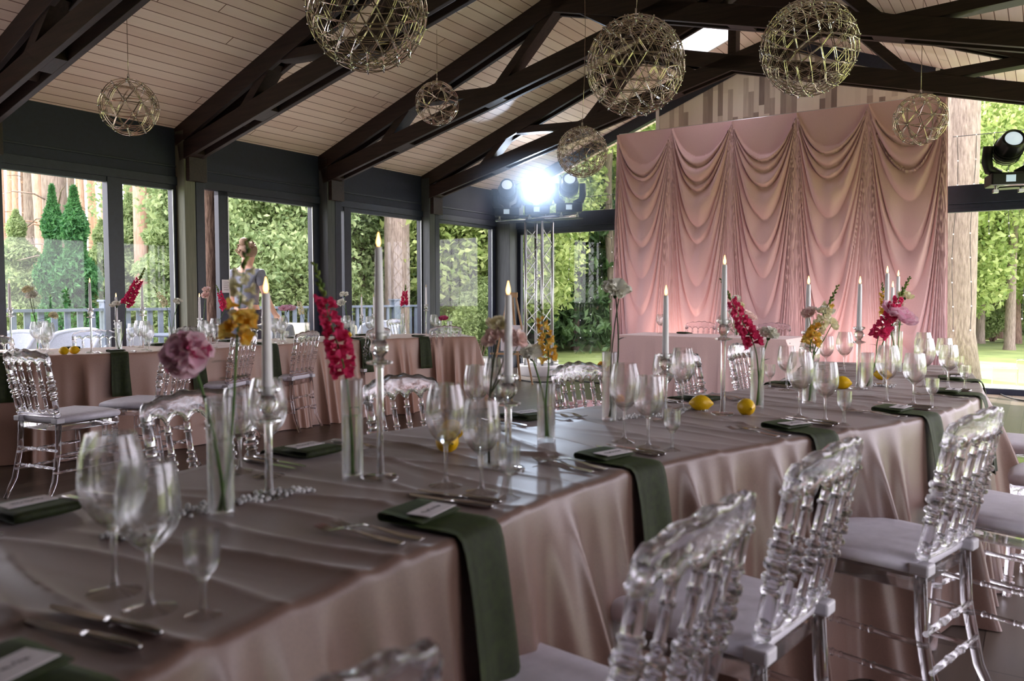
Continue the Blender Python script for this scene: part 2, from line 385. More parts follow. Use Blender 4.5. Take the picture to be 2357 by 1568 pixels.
# left wall: dark boarding above the glass, with a slim lower lip
mb = MB().box(WQ-0.10, S0, HEAD, WQ, S1, EAVE+0.02); hstruct('wall_left', mb, 'navy')
mb = MB().box(WQ-0.06, S0, HEAD-0.02, WQ+0.03, S1, HEAD+0.07); mb.box(WQ-0.02, S0, HEAD+0.17, WQ+0.015, S1, HEAD+0.19); hstruct('trim_1', mb, 'frame', bevel=.004)
mb = MB().box(WQ-0.06, S0, 0, WQ+0.03, S1, 0.06); hstruct('baseboard_left', mb, 'frame')
# glazed bays of the left wall; posts at the trusses
TS = [-4.92, -2.87, -0.82, 1.23, 3.28, 5.33, 7.38, 9.43]
for s in TS:
    mb = MB().box(WQ, s-0.10, 0, WQ+0.16, s+0.03, EAVE-0.03); o = hstruct('pillar', mb, 'postwood' if s < 6 else 'greypost', bevel=.006)
    MB().box(WQ-.02, s+0.045, 0, WQ+0.15, s+0.15, EAVE-0.03).build('dark_post', 'frame', o, False, .004)
    MB().box(WQ+.16, s-0.08, 2.45, WQ+0.22, s+0.14, EAVE-0.05).build('post_cap', 'beam', o, False, .004)
def window_bay(n, s0, s1, mull=(), wide=0.05, q=WQ-0.03, z0=0.0, z1=HEAD):
    mb = MB()
    mb.box(q-0.04, s0, z0, q+0.04, s0+wide, z1); mb.box(q-0.04, s1-wide, z0, q+0.04, s1, z1)
    mb.box(q-0.04, s0, z1-0.07, q+0.04, s1, z1); mb.box(q-0.04, s0, z0, q+0.04, s1, z0+0.08)
    for m0, m1 in mull: mb.box(q-0.05, m0, z0, q+0.05, m1, z1)
    o = hstruct('window_%d' % n, mb, 'frame', bevel=.004)
    MB().add([(q-.01,s0+.02,z0+.05),(q-.01,s1-.02,z0+.05),(q-.01,s1-.02,z1-.05),(q-.01,s0+.02,z1-.05)], [(0,1,2,3)]).build('pane', 'pane', o, False)
    e = MB(); e.box(q+0.041, s0+wide-.012, z0+.08, q+0.047, s0+wide, z1-.07); e.box(q+0.041, s1-wide, z0+.08, q+.047, s1-wide+.012, z1-.07)
    e.build('silver_edge', 'silver', o, False)
    return o
window_bay(1, 3.43, 5.23, [(4.46,4.62)])
window_bay(2, 5.76, 7.28, wide=0.13)
window_bay(3, 7.53, 9.33, [(7.71,7.84)], wide=0.03)
window_bay(4, 9.58, 11.28, wide=0.12)
window_bay(5, 1.38, 3.18, [(2.3,2.42)])
window_bay(6, -0.67, 1.13, [(.2,.32)])
mb = MB().box(WQ-.1, S0, 0, WQ, -.9, HEAD); hstruct('wall_left_rear', mb, 'navy')  # unseen solid stretch, added to keep light off the foreground
# corner posts
mb = MB().box(WQ-.1, 11.28, 0, WQ+0.30, 11.7, EAVE+.1); hstruct('pillar_corner', mb, 'greypost', bevel=.006)
# right wall (outside the frame): boarding, posts; lower panels added to dim the foreground
mb = MB().box(RQ, S0, HEAD, RQ+0.1, S1, EAVE+.02).box(RQ, S0, 0, RQ+.1, .9, HEAD+.001).box(RQ, 2.1, 0, RQ+.1, 3.4, HEAD+.001); hstruct('wall_right', mb, 'navy')
for s in TS: mb = MB().box(RQ-.16, s-.1, 0, RQ, s+.1, EAVE); hstruct('pillar', mb, 'greypost')
# rear gable behind the viewer: solid boarding with an opening either side
mb = MB().box(WQ-.1, S0-.1, 0, RQ+.1, S0, 3.1); mb.add([(WQ,S0,3.0),(RQ,S0,3.0),(RIDGE,S0,4.9),(WQ,S0-.1,3.0),(RQ,S0-.1,3.0),(RIDGE,S0-.1,4.9)], [(0,1,2),(5,4,3)])
hstruct('wall_rear', mb, 'greypost')
# gable wall ahead: frames, transom, glass, cladding
G = S1-0.05
mb = MB().box(WQ, G-.08, 2.37, RQ, G+.08, 2.60); hstruct('trim_2', mb, 'frame', bevel=.006)
mb = MB().box(WQ, G-.05, 2.32, RQ, G+.05, 2.365); hstruct('trim_3', mb, 'frame')
mb = MB().box(WQ, G-.05, 0, RQ, G+.05, 0.07); hstruct('baseboard_back', mb, 'frame')
for i, (qa, qb) in enumerate([(WQ+.3, -5.05), (-5.05, -3.2), (-3.2, -1.2), (-1.2, RQ)]):
    mb = MB(); mb.box(qa, G-.04, 0.05, qa+.07, G+.04, 2.37); mb.box(qb-.05, G-.04, .05, qb, G+.04, 2.37)
    mb.box(qa, G-.04, 2.27, qb, G+.04, 2.37)
    o = hstruct('window_%d' % (10+i), mb, 'frame', bevel=.004)
    MB().add([(qa+.02,G,.06),(qb-.02,G,.06),(qb-.02,G,2.33),(qa+.02,G,2.33)], [(0,1,2,3)]).build('pane', 'pane', o, False)
# upper gable: sloping frame under the roof and glass beside the cladding
mb = MB()
mb.beam((WQ, G, EAVE-0.08), (RIDGE, G, roofz(RIDGE)-.09), .1, .16); mb.beam((RQ, G, EAVE-.08), (RIDGE, G, roofz(RIDGE)-.09), .1, .16)
mb.box(-1.20, G-.06, 2.6, -1.10, G+.06, 3.95)
hstruct('trim_4', mb, 'frame')
for k, (qa, qb) in enumerate([(WQ+.2, -5.0), (-1.1, RQ-.1)]):
    mb = MB().add([(qa,G,2.6),(qb,G,2.6),(qb,G,roofz(qb)-.1),(qa,G,roofz(qa)-.1)], [(0,1,2,3)])
    hstruct('window_%d' % (14+k), mb, 'pane')
mb = MB(); q0, q1 = -4.98, -1.2
ring = [(q0, 2.6), (q1, 2.6), (q1, roofz(q1)), (RIDGE, roofz(RIDGE)), (q0, roofz(q0))]
mb.add([(q, G-.03, z) for q, z in ring]+[(q, G+.05, z) for q, z in ring], [(4,3,2,1,0),(5,6,7,8,9)]+[(i,(i+1)%5,5+(i+1)%5,5+i) for i in range(5)])
hstruct('wall_gable', mb, 'clad')
mb = MB().box(q0-.03, G-.06, 2.6, q0+.02, G+.02, roofz(q0)); mb.box(q1-.02, G-.06, 2.6, q1+.03, G+.02, roofz(q1))
hstruct('trim_5', mb, 'whitebase')
# ---------------------------------------------------------------- trusses
def truss(s, light=False):
    root = thing('roof_truss', 'x', 'truss', (0,0,0), BA); del root['category']; del root['label']; struct(root)
    def pair(a, b, name, h=0.19, spacers=()):
        for sd in (-1, 1):
            MB().beam((a[0], s+sd*.075, a[1]), (b[0], s+sd*.075, b[1]), .05, h).build(name, 'beam', root, False, .004)
        if spacers:
            m_ = MB()
            for t in spacers:
                q = a[0]+(b[0]-a[0])*t; z = a[1]+(b[1]-a[1])*t; dq = .12*(b[0]-a[0])/abs(b[0]-a[0]); dz = dq*(b[1]-a[1])/(b[0]-a[0])
                m_.beam((q-dq, s, z-dz), (q+dq, s, z+dz), .098, h-.004)
            m_.build('spacer_block', 'beam', root, False)
    def mir(q): return 2*RIDGE-q
    lo = lambda q: 2.735+0.258*(q-WQ)
    up = lambda q: roofz(q)-0.105
    for f, nm in ((lambda q: q, 0), (mir, 1)):
        pair((f(WQ-.02), up(WQ)), (f(RIDGE+.0), up(RIDGE)), 'rafter', .19)
        pair((f(WQ+.06), lo(WQ+.06)), (f(-1.9), lo(-1.9)), 'scissor_chord', .18, (0.02, .22, .45, .66))
        for qa, qb in ((-6.85, -6.30), (-4.95, -6.22), (-5.15, -4.32), (-3.5, -4.25)):
            MB().beam((f(qa), s, lo(qa)-.02), (f(qb), s, up(qb)-.02), .095, .17, up=(0,1,0)).build('web_strut', 'beam', root, False, .003)
    MB().beam((RIDGE, s, lo(RIDGE)), (RIDGE, s, up(RIDGE)), .095, .15, up=(0,1,0)).build('king_post', 'beam', root, False)
    return root
for s in TS[2:]: truss(s)
# timber block filling where rafter meets wall
# ---------------------------------------------------------------- outside ground
g = MB().box(-90, -60, -0.5, 110, 130, -0.18).build('ground', 'lawn', None, False); struct(g)
mb = MB().box(-11.6, -3, -0.22, WQ-.1, 13.6, -0.03); hstruct('terrace', mb, 'deck')
mb = MB().box(-9.8, 11.7, -0.22, 4, 13.0, -0.06); hstruct('paving', mb, 'whitebase')
# terrace railing, its posts standing on the deck
RQX = -10.9
def railing():
    root = thing('deck_railing', 'blue-grey wooden railing along the terrace edge outside the left windows', 'railing', (0,0,0), BA)
    MB().box(RQX-.05, -1, 1.01, RQX+.05, 13.0, 1.05).build('handrail', 'rail', root, False)
    MB().box(RQX-.02, -1, .10, RQX+.02, 13.0, .16).build('bottom_rail', 'rail', root, False)
    m_ = MB(); s = 2.0
    bal = MB()
    while s < 13.0: bal.box(RQX-.015, s, .14, RQX+.015, s+.075, 1.01); s += .17
    o = bal.build('baluster', 'rail', root, False); o['kind'] = 'stuff'
    for s in (2.2, 4.15, 6.15, 8.15, 10.15, 12.1):
        MB().box(RQX-.07, s-.07, -.04, RQX+.07, s+.07, 1.14).build('railing_post', 'rail', root, False, .004)
        MB().box(RQX-.09, s-.09, 1.14, RQX+.09, s+.09, 1.17).build('post_top', 'rail', root, False, .004)
railing()
# ================================================================ trees and shrubs outside
def leaf_quad(mb, c, r, rnd, size, nrm=None, asp=1.6):
    a = Vector((rnd.gauss(0,1), rnd.gauss(0,1), rnd.gauss(0,1))).normalized()
    b_ = a.cross(Vector((rnd.gauss(0,1), rnd.gauss(0,1), rnd.gauss(0,1)))).normalized()
    n = a.cross(b_)
    l = size*asp*.5; w_ = size*.5
    mb.add([c-a*l, c+b_*w_*.9+n*w_*.3, c+a*l, c-b_*w_*.9+n*w_*.3], [(0,1,2,3)])
def crown(rnd, R_, H_, n, size, asp=1.6, hollow=.4, blobs=14):
    mb = MB(); bl = []
    for i in range(blobs):
        t = rnd.random()*2*PI; z = rnd.uniform(-.8, .8); r = math.sqrt(max(0,1-z*z))*rnd.uniform(.4,.85)
        bl.append((Vector((math.cos(t)*r*R_, math.sin(t)*r*R_, z*H_)), rnd.uniform(.28,.5)))
    for i in range(n):
        c, s_ = bl[rnd.randrange(blobs)]
        d = Vector((rnd.gauss(0,1), rnd.gauss(0,1), rnd.gauss(0,1))).normalized()*rnd.uniform(hollow,1)**.6
        leaf_quad(mb, c+Vector((d.x*s_*R_, d.y*s_*R_, d.z*s_*H_)), 0, rnd, size*rnd.uniform(.6,1.3), asp=asp)
    return mb
def trunk_mb(h, r0, r1, bend=0.2, seed=0, n=12):
    rnd = random.Random(seed); pts = []; rs = []
    k = 12; bx = rnd.uniform(-1,1)*bend; by = rnd.uniform(-1,1)*bend
    for i in range(k+1):
        t = i/k; pts.append((bx*math.sin(t*3)*t+rnd.gauss(0,.01)*h*.05, by*math.sin(t*2.4)*t, -0.25+t*(h+.25)))
        rs.append(r0*(1+.5*max(0,.08-t)/.08)*(1-t)+r1*t)
    return MB().tube(pts, rs, n)
def pine_kind(seed, m, h=16, r=.16):
    def fn():
        o = thing('pine_tree', 'x', 'tree')
        trunk_mb(h, r, r*.5, .5, seed).build('trunk', m, o)
        rnd = random.Random(seed+5); tw = MB()
        for i in range(26):                       # dead twigs
            z = rnd.uniform(2, h*.8); a = rnd.uniform(0, 2*PI); L = rnd.uniform(.5, 1.6)
            p = Vector((0,0,z)); q = p+Vector((math.cos(a)*L, math.sin(a)*L, rnd.uniform(-.3,.3)*L))
            tw.tube([p, (p+q)/2+Vector((0,0,.1*L)), q], [.02,.014,.006], 4)
        tw.build('branch', m, o)
        cb = crown(rnd, 2.2, 2.6, 1800, .32, 2.6); cb.xf(Matrix.Translation((0,0,h+.5))); cb.build('foliage', 'leaf_con', o, False)
        return o
    return Kind(fn)
pines = [pine_kind(1, 'barkred', 15, .15), pine_kind(2, 'barkred', 17, .20), pine_kind(3, 'barkgrey', 16, .24), pine_kind(4, 'bark', 15, .18)]
GZ = -0.18
def G_(x, Y):                                   # point on the lawn seen at pixel column x, distance Y
    d = ray(x, 600); return Vector((d.x/d.y*Y, Y, GZ))
rnd = random.Random(11)
# wood behind the terrace: many pine trunks
LP = 'slender pine trunk standing in the wood beyond the terrace on the left'
xs = []
cols = [(8,24),(22,30),(38,27),(60,33),(72,21),(86,36),(98,20),(112,30),(128,38),(142,22),(150,33),(166,28),(182,36),(196,25),(212,31),(226,38),(240,27),(252,35),
        (262,30),(296,26),(306,35),(318,29),(332,38),(345,22),(358,32),(372,27),(384,36),(397,30),(412,26),(430,34),(-30,24),(-60,30),(-90,28),(-120,22),(470,30),(500,36),(-12,34),(540,40),(580,37),(620,42),(660,40)]
for i, (x, Y) in enumerate(cols):
    k = pines[(0,1,0,3,2,1,0)[i % 7]]
    k(G_(x, Y), rnd.uniform(0, 6), LP, 'pine trunks in the wood', (rnd.uniform(.55,.9),)*2+(1,))
# named single trunks
pines[2](G_(135, 15.5), 1.0, 'thick grey pine trunk behind the left thuja pair', None, (1.0,1.0,1))
def bigtree(name, label, x, Y, d, m, h=9, lean=(0,0), seed=3, crown_m=None):
    o = thing(name, label, 'tree', G_(x, Y)); trunk_mb(h, d/2, d/2*.8, .15, seed, 20).build('trunk', m, o)
    if crown_m:
        c = crown(random.Random(seed), 3.2, 2.4, 5000, .22); c.xf(Matrix.Translation((0,0,h+.6))); c.build('foliage', crown_m, o, False)
    return o
bigtree('pine_tree', 'rough brown pine trunk right behind the glass beside the first timber post', 484, 9.35, .24, 'bark', 7, seed=5)
bigtree('pine_tree', 'broad grey trunk seen through the third left window', 912, 16.5, .55, 'barkgrey', 11, seed=6, crown_m='leaf_mid')
bigtree('pine_tree', 'pale mossy trunk left of the broad grey trunk, in the third window', 822, 19, .42, 'barkgrey', 11, seed=8, crown_m='leaf_mid')
bigtree('pine_tree', 'massive flaking trunk just right of the pink drape', 2207, 13.6, .56, 'barkgrey', 12, seed=9)
o = bigtree('pine_tree', 'curving pale orange pine trunk in the narrow second pane', 325, 17.5, .30, 'barkred', 12, seed=12)
# leafy crowns
def leafy_kind(seed, m, R_=2.6, H_=2.6, n=15000, size=.115, tr=3.2, name='leafy_tree'):
    def fn():
        o = thing(name, 'x', 'tree'); r_ = random.Random(seed)
        c = crown(r_, R_, H_, n, size, blobs=18); c.xf(Matrix.Translation((0,0,tr+H_*.2))); c.build('foliage', m, o, False)
        trunk_mb(tr+1, .14, .08, .3, seed).build('trunk', 'barkgrey', o)
        return o
    return Kind(fn)
leafyA = leafy_kind(21, 'leaf_lime'); leafyB = leafy_kind(22, 'leaf_mid'); leafyC = leafy_kind(23, 'leaf_lime', 2.2, 3.2, 15000, .10, 3.6)
paleB = leafy_kind(24, 'leaf_pale', 2.3, 2.4, 20000, .075, 1.8, 'pale_conifer')
def bush_kind(seed, m, n=12000):
    def fn():
        o = thing('shrub', 'x', 'shrub'); c = crown(random.Random(seed), 1.5, 1.2, n, .065, blobs=16); c.xf(Matrix.Translation((0,0,1.0))); c.build('foliage', m, o, False)
        st = MB()
        for k in range(5): st.tube([(0,0,-.1),(math.cos(k*1.3)*.5,math.sin(k*1.3)*.5,1.2)], [.03,.01], 5)
        st.build('stem', 'bark', o); return o
    return Kind(fn)
bushA = bush_kind(31, 'leaf_pale'); bushB = bush_kind(32, 'leaf_lime'); bushC = bush_kind(33, 'leaf_mid')
def conifer_kind(seed, m, H_=6, R_=1.5, n=9000, size=.16, name='spruce_tree', tr=.3, dark=None):
    def fn():
        o = thing(name, 'x', 'tree'); r_ = random.Random(seed); mb = MB()
        for i in range(n):
            t = r_.random()**.8; z = tr+t*(H_-tr); rr = R_*(1-t)**.75*(.72+.28*math.sin(z*7+r_.random()))
            a = r_.uniform(0, 2*PI); rad = rr*r_.uniform(.55, 1.05)
            leaf_quad(mb, Vector((math.cos(a)*rad, math.sin(a)*rad, z-rad*.15)), 0, r_, size*r_.uniform(.6,1.2), asp=2.4)
        mb.build('foliage', m, o, False)
        trunk_mb(H_*.85, .12, .03, .02, seed).build('trunk', 'bark', o)
        return o
    return Kind(fn)
spruce = conifer_kind(41, 'leaf_con', 9, 2.2, 16000, .15)
thuja = conifer_kind(42, 'leaf_thuja', 3.4, .80, 16000, .06, 'thuja_bush', .05)
palec = conifer_kind(43, 'leaf_pale', 5.0, 1.6, 16000, .085, 'young_fir')
def put(k, x, Y, label, group=None, sc_=1, rz=None):
    return k(G_(x, Y), rnd.uniform(0,6) if rz is None else rz, label, group, sc_)
put(thuja, 124, 12.9, 'left and slimmer of the two dark green thujas beyond the railing', None, (.68,.68,.93))
put(thuja, 174, 12.3, 'fuller of the two dark green thujas beyond the railing', None, (.8,.8,.90))
put(palec, 40, 16, 'pale young fir beyond the railing, far left of the first window', None, .62)
put(palec, 235, 17, 'pale young fir close right of the thuja pair', None, .6)
put(palec, 385, 16, 'pale young fir in the narrow second pane', None, .72)
put(palec, 300, 18.5, 'pale young fir beside the curving orange pine', None, .75)
for i, (x, Y, s_) in enumerate([(20,20,1),(90,21,.9),(220,20,.9),(330,20,1),(430,19,1.1),(280,23,1),(150,23,1.1),(390,23,1.1),(-40,18,1)]):
    put(bushA, x, Y, 'pale sunlit shrub at the foot of the pine wood', 'pale shrubs under the pines', s_)
# green wall of window 2
for i, (x, Y, k, s_) in enumerate([(560,18,paleB,1.1),(620,16.5,paleB,1.0),(690,18,paleB,1.15),(735,20,paleB,1.1),(530,21,paleB,1.3),(650,23,paleB,1.45),(590,25,paleB,1.6),(720,26,paleB,1.7)]):
    put(k, x, Y, 'yellow-green feathery tree filling the view of the wide second window', 'feathery trees behind the second window', s_)
for i, (x, Y, k, s_) in enumerate([(600,15.6,bushC,1.0),(690,15.8,bushC,1.1),(545,16.5,bushC,1.0),(770,21,bushB,1.3)]):
    put(k, x, Y, 'low green shrub behind the terrace railing', 'low shrubs behind the railing', s_)
for i, (x, Y, k, s_) in enumerate([(800,24,leafyA,1.2),(860,22,leafyA,1.0),(945,25,leafyA,1.3),(1040,20,leafyC,1.0),(1100,19,leafyA,1.0),(1160,23,leafyB,1.2),(1010,27,leafyA,1.4),(900,30,leafyB,1.7),
                                   (1070,30,leafyB,1.7),(1220,27,leafyB,1.4),(1300,25,leafyA,1.25),(1380,24,leafyA,1.2),(1450,28,leafyB,1.5),(1250,34,leafyC,1.8),(1350,36,leafyB,1.9),(1420,20,leafyC,1.1),(1200,19,leafyC,1.0)]):
    put(k, x, Y, 'broadleaf tree with bright green foliage behind the far left corner', 'broadleaf trees behind the far corner', s_)
for i, (x, Y, k, s_) in enumerate([(1550,24,leafyB,1.2),(1700,26,leafyB,1.2),(1900,26,leafyB,1.3),(2060,22,leafyA,1.1),(2150,24,leafyC,1.2),(2260,24,leafyA,1.1),(2330,21,leafyC,1.0),(2400,26,leafyA,1.3),(2300,32,leafyB,1.6),(2200,34,leafyB,1.8),
                                   (2100,34,leafyC,1.8),(2380,36,leafyB,1.9),(2480,24,leafyB,1.2),(2560,30,leafyA,1.4)]):
    put(k, x, Y, 'broadleaf tree on the lawn behind and right of the pink drape', 'broadleaf trees on the right', s_)
put(spruce, 1326, 21, 'dark drooping spruce on the lawn behind the aluminium tower', None, .85)
put(spruce, 1395, 24, 'dark spruce close left of the pink drape', None, .9)
put(bushC, 1100, 17, 'dark shrub at the foot of the trees in the fourth window', None, .8)
for i, (x, Y, k, s_) in enumerate([(2290,25,bushC,1.0),(2345,30,bushA,1.0),(1180,33,bushB,1.6),(1290,38,bushB,2),(1040,30,bushB,1.6),(2230,38,bushA,2),(2400,33,bushC,1.6),(1420,36,bushC,2),(960,33,bushB,2),(850,32,bushB,2),(2330,42,bushB,2.4)]):
    put(k, x, Y, 'distant shrub at the far edge of the lawn', 'distant shrubs', s_)
for i, (x, Y) in enumerate([(2283,26),(2298,27),(2318,33),(2340,24)]):
    pines[3](G_(x, Y), 2.0*i, ['left of a close pair of brown trunks far out on the right lawn', 'right of a close pair of brown trunks far out on the right lawn', 'thin distant trunk between the trunk pair and the birch', 'slim trunk at the right edge of the lawn view'][i], None, (.9,.9,1))
# outbuildings and colours far off
def hut():
    o = thing('outbuilding', 'pink-walled outbuilding with a dark roof far behind the third window', 'building', G_(800, 40), -.5)
    MB().box(-3,-2,0,3,2,3.4).build('wall', mat('pink_render', srgb(214,150,146), .8), o, False)
    MB().add([(-3.3,-2.3,3.4),(3.3,-2.3,3.4),(3.3,2.3,3.4),(-3.3,2.3,3.4),(-3.3,0,5),(3.3,0,5)], [(0,1,5,4),(2,3,4,5),(0,4,3),(1,2,5)]).build('roof', 'beam', o, False)
hut()
def fence():
    o = thing('picket_fence', 'low multicoloured fence at the far side of the lawn in the fourth window', 'fence', G_(1060, 27), 0)
    for k in range(24):
        c = [srgb(200,90,60), srgb(224,200,120), srgb(110,160,190), srgb(220,220,214)][k % 4]
        if k < 4: M['pk%d' % k] = mat('fence_paint_%d' % k, c, .7)
        MB().box(-2.6+k*.22, -.02, 0, -2.46+k*.22, .02, 1.0).build('picket', 'pk%d' % (k % 4), o, False)
fence()
# ---------------------------------------------------------------- terrace furniture
def wicker_kind():
    def fn():
        o = thing('wicker_armchair', 'x', 'armchair')
        mb = MB()                                # curved shell: back and arms in one sweep
        def shell(u, v):
            a = (u-.5)*PI*1.25; r = .36+.05*v; hh = .50+.36*max(0, math.cos(a*.62))**.7*(1 if abs(a) < 1.2 else max(.2, 1-(abs(a)-1.2)*1.1))
            th = .02
            return Vector((math.sin(a)*r, -math.cos(a)*r*.95, .12+v*hh))
        mb.grid(shell, 28, 9); mb.grid(lambda u, v: shell(u, v)*1.0+Vector((-math.sin((u-.5)*PI*1.25)*.05, math.cos((u-.5)*PI*1.25)*.05, 0)), 28, 9)
        mb.tube([shell(i/27, 1)+Vector((-math.sin((i/27-.5)*PI*1.25)*.025, math.cos((i/27-.5)*PI*1.25)*.025, 0)) for i in range(28)], .035, 8)
        mb.build('shell', 'wicker', o)
        MB().box(-.32,-.30,.30,.32,.30,.36).build('seat', 'wicker', o, False, .02)
        MB().box(-.30,-.27,.36,.30,.30,.46).build('seat_cushion', 'creamcush', o, False, .03)
        for x in (-.28,.28):
            for y in (-.26,.27): MB().tube([(x,y,0),(x,y,.31)], .022, 8).build('leg', 'wicker', o)
        return o
    return Kind(fn)
wick = wicker_kind()
for (x, Y, rz, lab) in [(2,9.2,2.9,'white wicker armchair outside at the left edge of the first window'), (157,9.85,3.0,'white wicker armchair outside below the thujas, facing the hall'),
                        (268,10.5,2.2,'white wicker armchair outside, turned sideways beside the first window mullion'), (566,11.4,3.2,'white wicker armchair outside behind the person'),
                        (868,13.0,3.0,'white wicker armchair outside behind the third window')]:
    p = G_(x, Y); p.z = -.03; wick(p, rz, lab, None, .84)
def sofa():
    p = G_(690, 12.9); p.z = -.03
    o = thing('garden_sofa', 'cream cushioned garden sofa with a grey knitted pillow behind the second window', 'sofa', p, BA)
    MB().box(-.8,-.4,.12,.8,.4,.34).build('base', 'wicker', o, False, .02); MB().box(-.75,-.35,.34,.75,.35,.46).build('seat_cushion', 'creamcush', o, False, .04)
    MB().box(-.8,.3,.34,.8,.5,.80).build('backrest', 'creamcush', o, False, .06)
    MB().box(-.8,-.4,.34,-.68,.4,.62).build('armrest', 'wicker', o, False, .03); MB().box(.68,-.4,.34,.8,.4,.62).build('armrest', 'wicker', o, False, .03)
    q = Vector(p)+Vector((-.22,-.12,.46)); MB().box(-.24,-.07,0,.24,.07,.36).build('cushion', 'greypost', None, False, .05)
    c = bpy.data.objects['cushion']; c.location = q; c.rotation_euler = (.25,0,BA); tag(c, 'grey knitted pillow leaning on the cream garden sofa', 'pillow')
sofa()
def gtable(p, lab):
    o = thing('garden_table', lab, 'table', p, 0)
    MB().lathe([(.0,.70),(.36,.70),(.37,.715),(.36,.73),(0,.73)], 24, cap=False).build('tabletop', 'rail', o)
    for k in range(4):
        a = k*PI/2+.4; MB().tube([(.28*math.cos(a),.28*math.sin(a),.70),(.30*math.cos(a),.30*math.sin(a),0)], .016, 8).build('leg', 'rail', o)
p = G_(385, 11.0); p.z = -.03; gtable(p, 'round blue-grey garden table outside the narrow second pane')
# ---------------------------------------------------------------- person on the terrace
def skin_mesh(name, pts, edges, radii, m, parent, sub=2, root=0):
    me = bpy.data.meshes.new(name); me.from_pydata(pts, edges, []); me.materials.append(M[m])
    o = bpy.data.objects.new(name, me); C.objects.link(o)
    if parent: o.parent = parent
    sk = o.modifiers.new('skin', 'SKIN'); sk.use_smooth_shade = True
    lay = me.skin_vertices[0].data
    for i, r in enumerate(radii):
        rr = r if isinstance(r, tuple) else (r, r); lay[i].radius = rr
        lay[i].use_root = (i == root)
    ss_ = o.modifiers.new('sub', 'SUBSURF'); ss_.levels = sub; ss_.render_levels = sub
    return o
def person():
    p = G_(566, 9.95); p.z = -.03
    root = thing('person', 'person in grey T-shirt and dark trousers standing outside by the second window', 'person', p, -.35)
    root.scale = (1.07,1.07,1.07)
    V = [(0,0,.98),(0,0,1.12),(0,.01,1.28),(0,.0,1.42),(0,.02,1.52),(0,.045,1.62),(0,.05,1.70),           # pelvis..head 0-6
         (-.10,0,.92),(-.11,.01,.50),(-.11,-.03,.08),(-.11,.10,.03),                                       # left leg 7-10
         (.10,0,.92),(.12,.03,.50),(.13,-.01,.08),(.13,.12,.03),                                           # right leg 11-14
         (-.19,0,1.42),(-.25,.04,1.16),(-.20,.22,.98),(-.17,.28,.94),                                       # left arm 15-18
         (.19,0,1.42),(.26,.02,1.15),(.24,.20,.96),(.22,.27,.92)]
    E = [(0,1),(1,2),(2,3),(3,4),(4,5),(5,6),(0,7),(7,8),(8,9),(9,10),(0,11),(11,12),(12,13),(13,14),(3,15),(15,16),(16,17),(17,18),(3,19),(19,20),(20,21),(21,22)]
    Rr = [(.14,.10),(.13,.095),(.15,.10),(.13,.09),.055,.085,.075, .09,.06,.04,.035, .09,.06,.04,.035, .06,.042,.03,.032, .06,.042,.03,.032]
    for hi in (18, 22):                                                      # five fingers and a side thumb on each hand
        h = Vector(V[hi]); sgn = -1 if hi == 18 else 1
        for f in range(5):
            if f == 0: c1 = h+Vector((-sgn*.035,.01,0)); c2 = c1+Vector((-sgn*.015,.03,-.015)); c3 = c2+Vector((0,.02,-.012))
            else:
                L = (0,.036,.04,.038,.03)[f]; c1 = h+Vector((sgn*(f-2.5)*.019,.035,-.01)); c2 = c1+Vector((0,L*.8,-L*.5)); c3 = c2+Vector((0,L*.4,-L*.7))
            n0 = len(V); V += [tuple(c1),tuple(c2),tuple(c3)]; E += [(hi,n0),(n0,n0+1),(n0+1,n0+2)]; Rr += [.011,.009,.008]
    body = skin_mesh('body', V, E, Rr, 'skin', root)
    # clothing: slightly larger shells over torso, sleeves and legs
    Vt = [V[0],V[1],V[2],V[3],(0,.01,1.47),V[15],(-.225,.02,1.27),V[19],(.23,.01,1.27)]
    skin_mesh('t_shirt', Vt, [(0,1),(1,2),(2,3),(3,4),(3,5),(5,6),(3,7),(7,8)], [(.165,.125),(.155,.12),(.175,.125),(.15,.105),.07,.078,.062,.078,.062], 'tshirt', root)
    Vl = [(0,0,1.0),V[7],V[8],V[9],V[11],V[12],V[13]]
    skin_mesh('trousers', Vl, [(0,1),(1,2),(2,3),(0,4),(4,5),(5,6)], [(.155,.12),.11,.078,.06,.11,.078,.06], 'trousers', root)
    hb = MB(); r_ = random.Random(3)
    hb.ball((0,.035,1.70), .108, 18, 12, (1,1.05,1.02)); hb.ball((0,-.03,1.79), .055, 12, 8)
    for k in range(40):
        a = r_.uniform(0,2*PI); z = r_.uniform(-.4,.9); q = Vector((math.cos(a)*.11*math.sqrt(1-z*z), .035+math.sin(a)*.11*math.sqrt(1-z*z), 1.70+z*.11))
        hb.tube([q, q+Vector((r_.uniform(-.03,.03), -.03, r_.uniform(-.01,.04)))], [.012,.003], 5)
    hb.build('hair', 'hair', root)
person()
# ================================================================ pendants
def icosphere(level):
    t = (1+5**.5)/2
    vs = [Vector(v).normalized() for v in ((-1,t,0),(1,t,0),(-1,-t,0),(1,-t,0),(0,-1,t),(0,1,t),(0,-1,-t),(0,1,-t),(t,0,-1),(t,0,1),(-t,0,-1),(-t,0,1))]
    fs = [(0,11,5),(0,5,1),(0,1,7),(0,7,10),(0,10,11),(1,5,9),(5,11,4),(11,10,2),(10,7,6),(7,1,8),(3,9,4),(3,4,2),(3,2,6),(3,6,8),(3,8,9),(4,9,5),(2,4,11),(6,2,10),(8,6,7),(9,8,1)]
    for _ in range(level):
        mid = {}; nf = []
        def m(a, b):
            k = (min(a,b), max(a,b))
            if k not in mid: vs.append(((vs[a]+vs[b])/2).normalized()); mid[k] = len(vs)-1
            return mid[k]
        for a, b, c in fs:
            x, y, z = m(a,b), m(b,c), m(c,a); nf += [(a,x,z),(b,y,x),(c,z,y),(x,y,z)]
        fs = nf
    ed = set()
    for a, b, c in fs:
        for p, q in ((a,b),(b,c),(c,a)): ed.add((min(p,q), max(p,q)))
    return vs, sorted(ed)
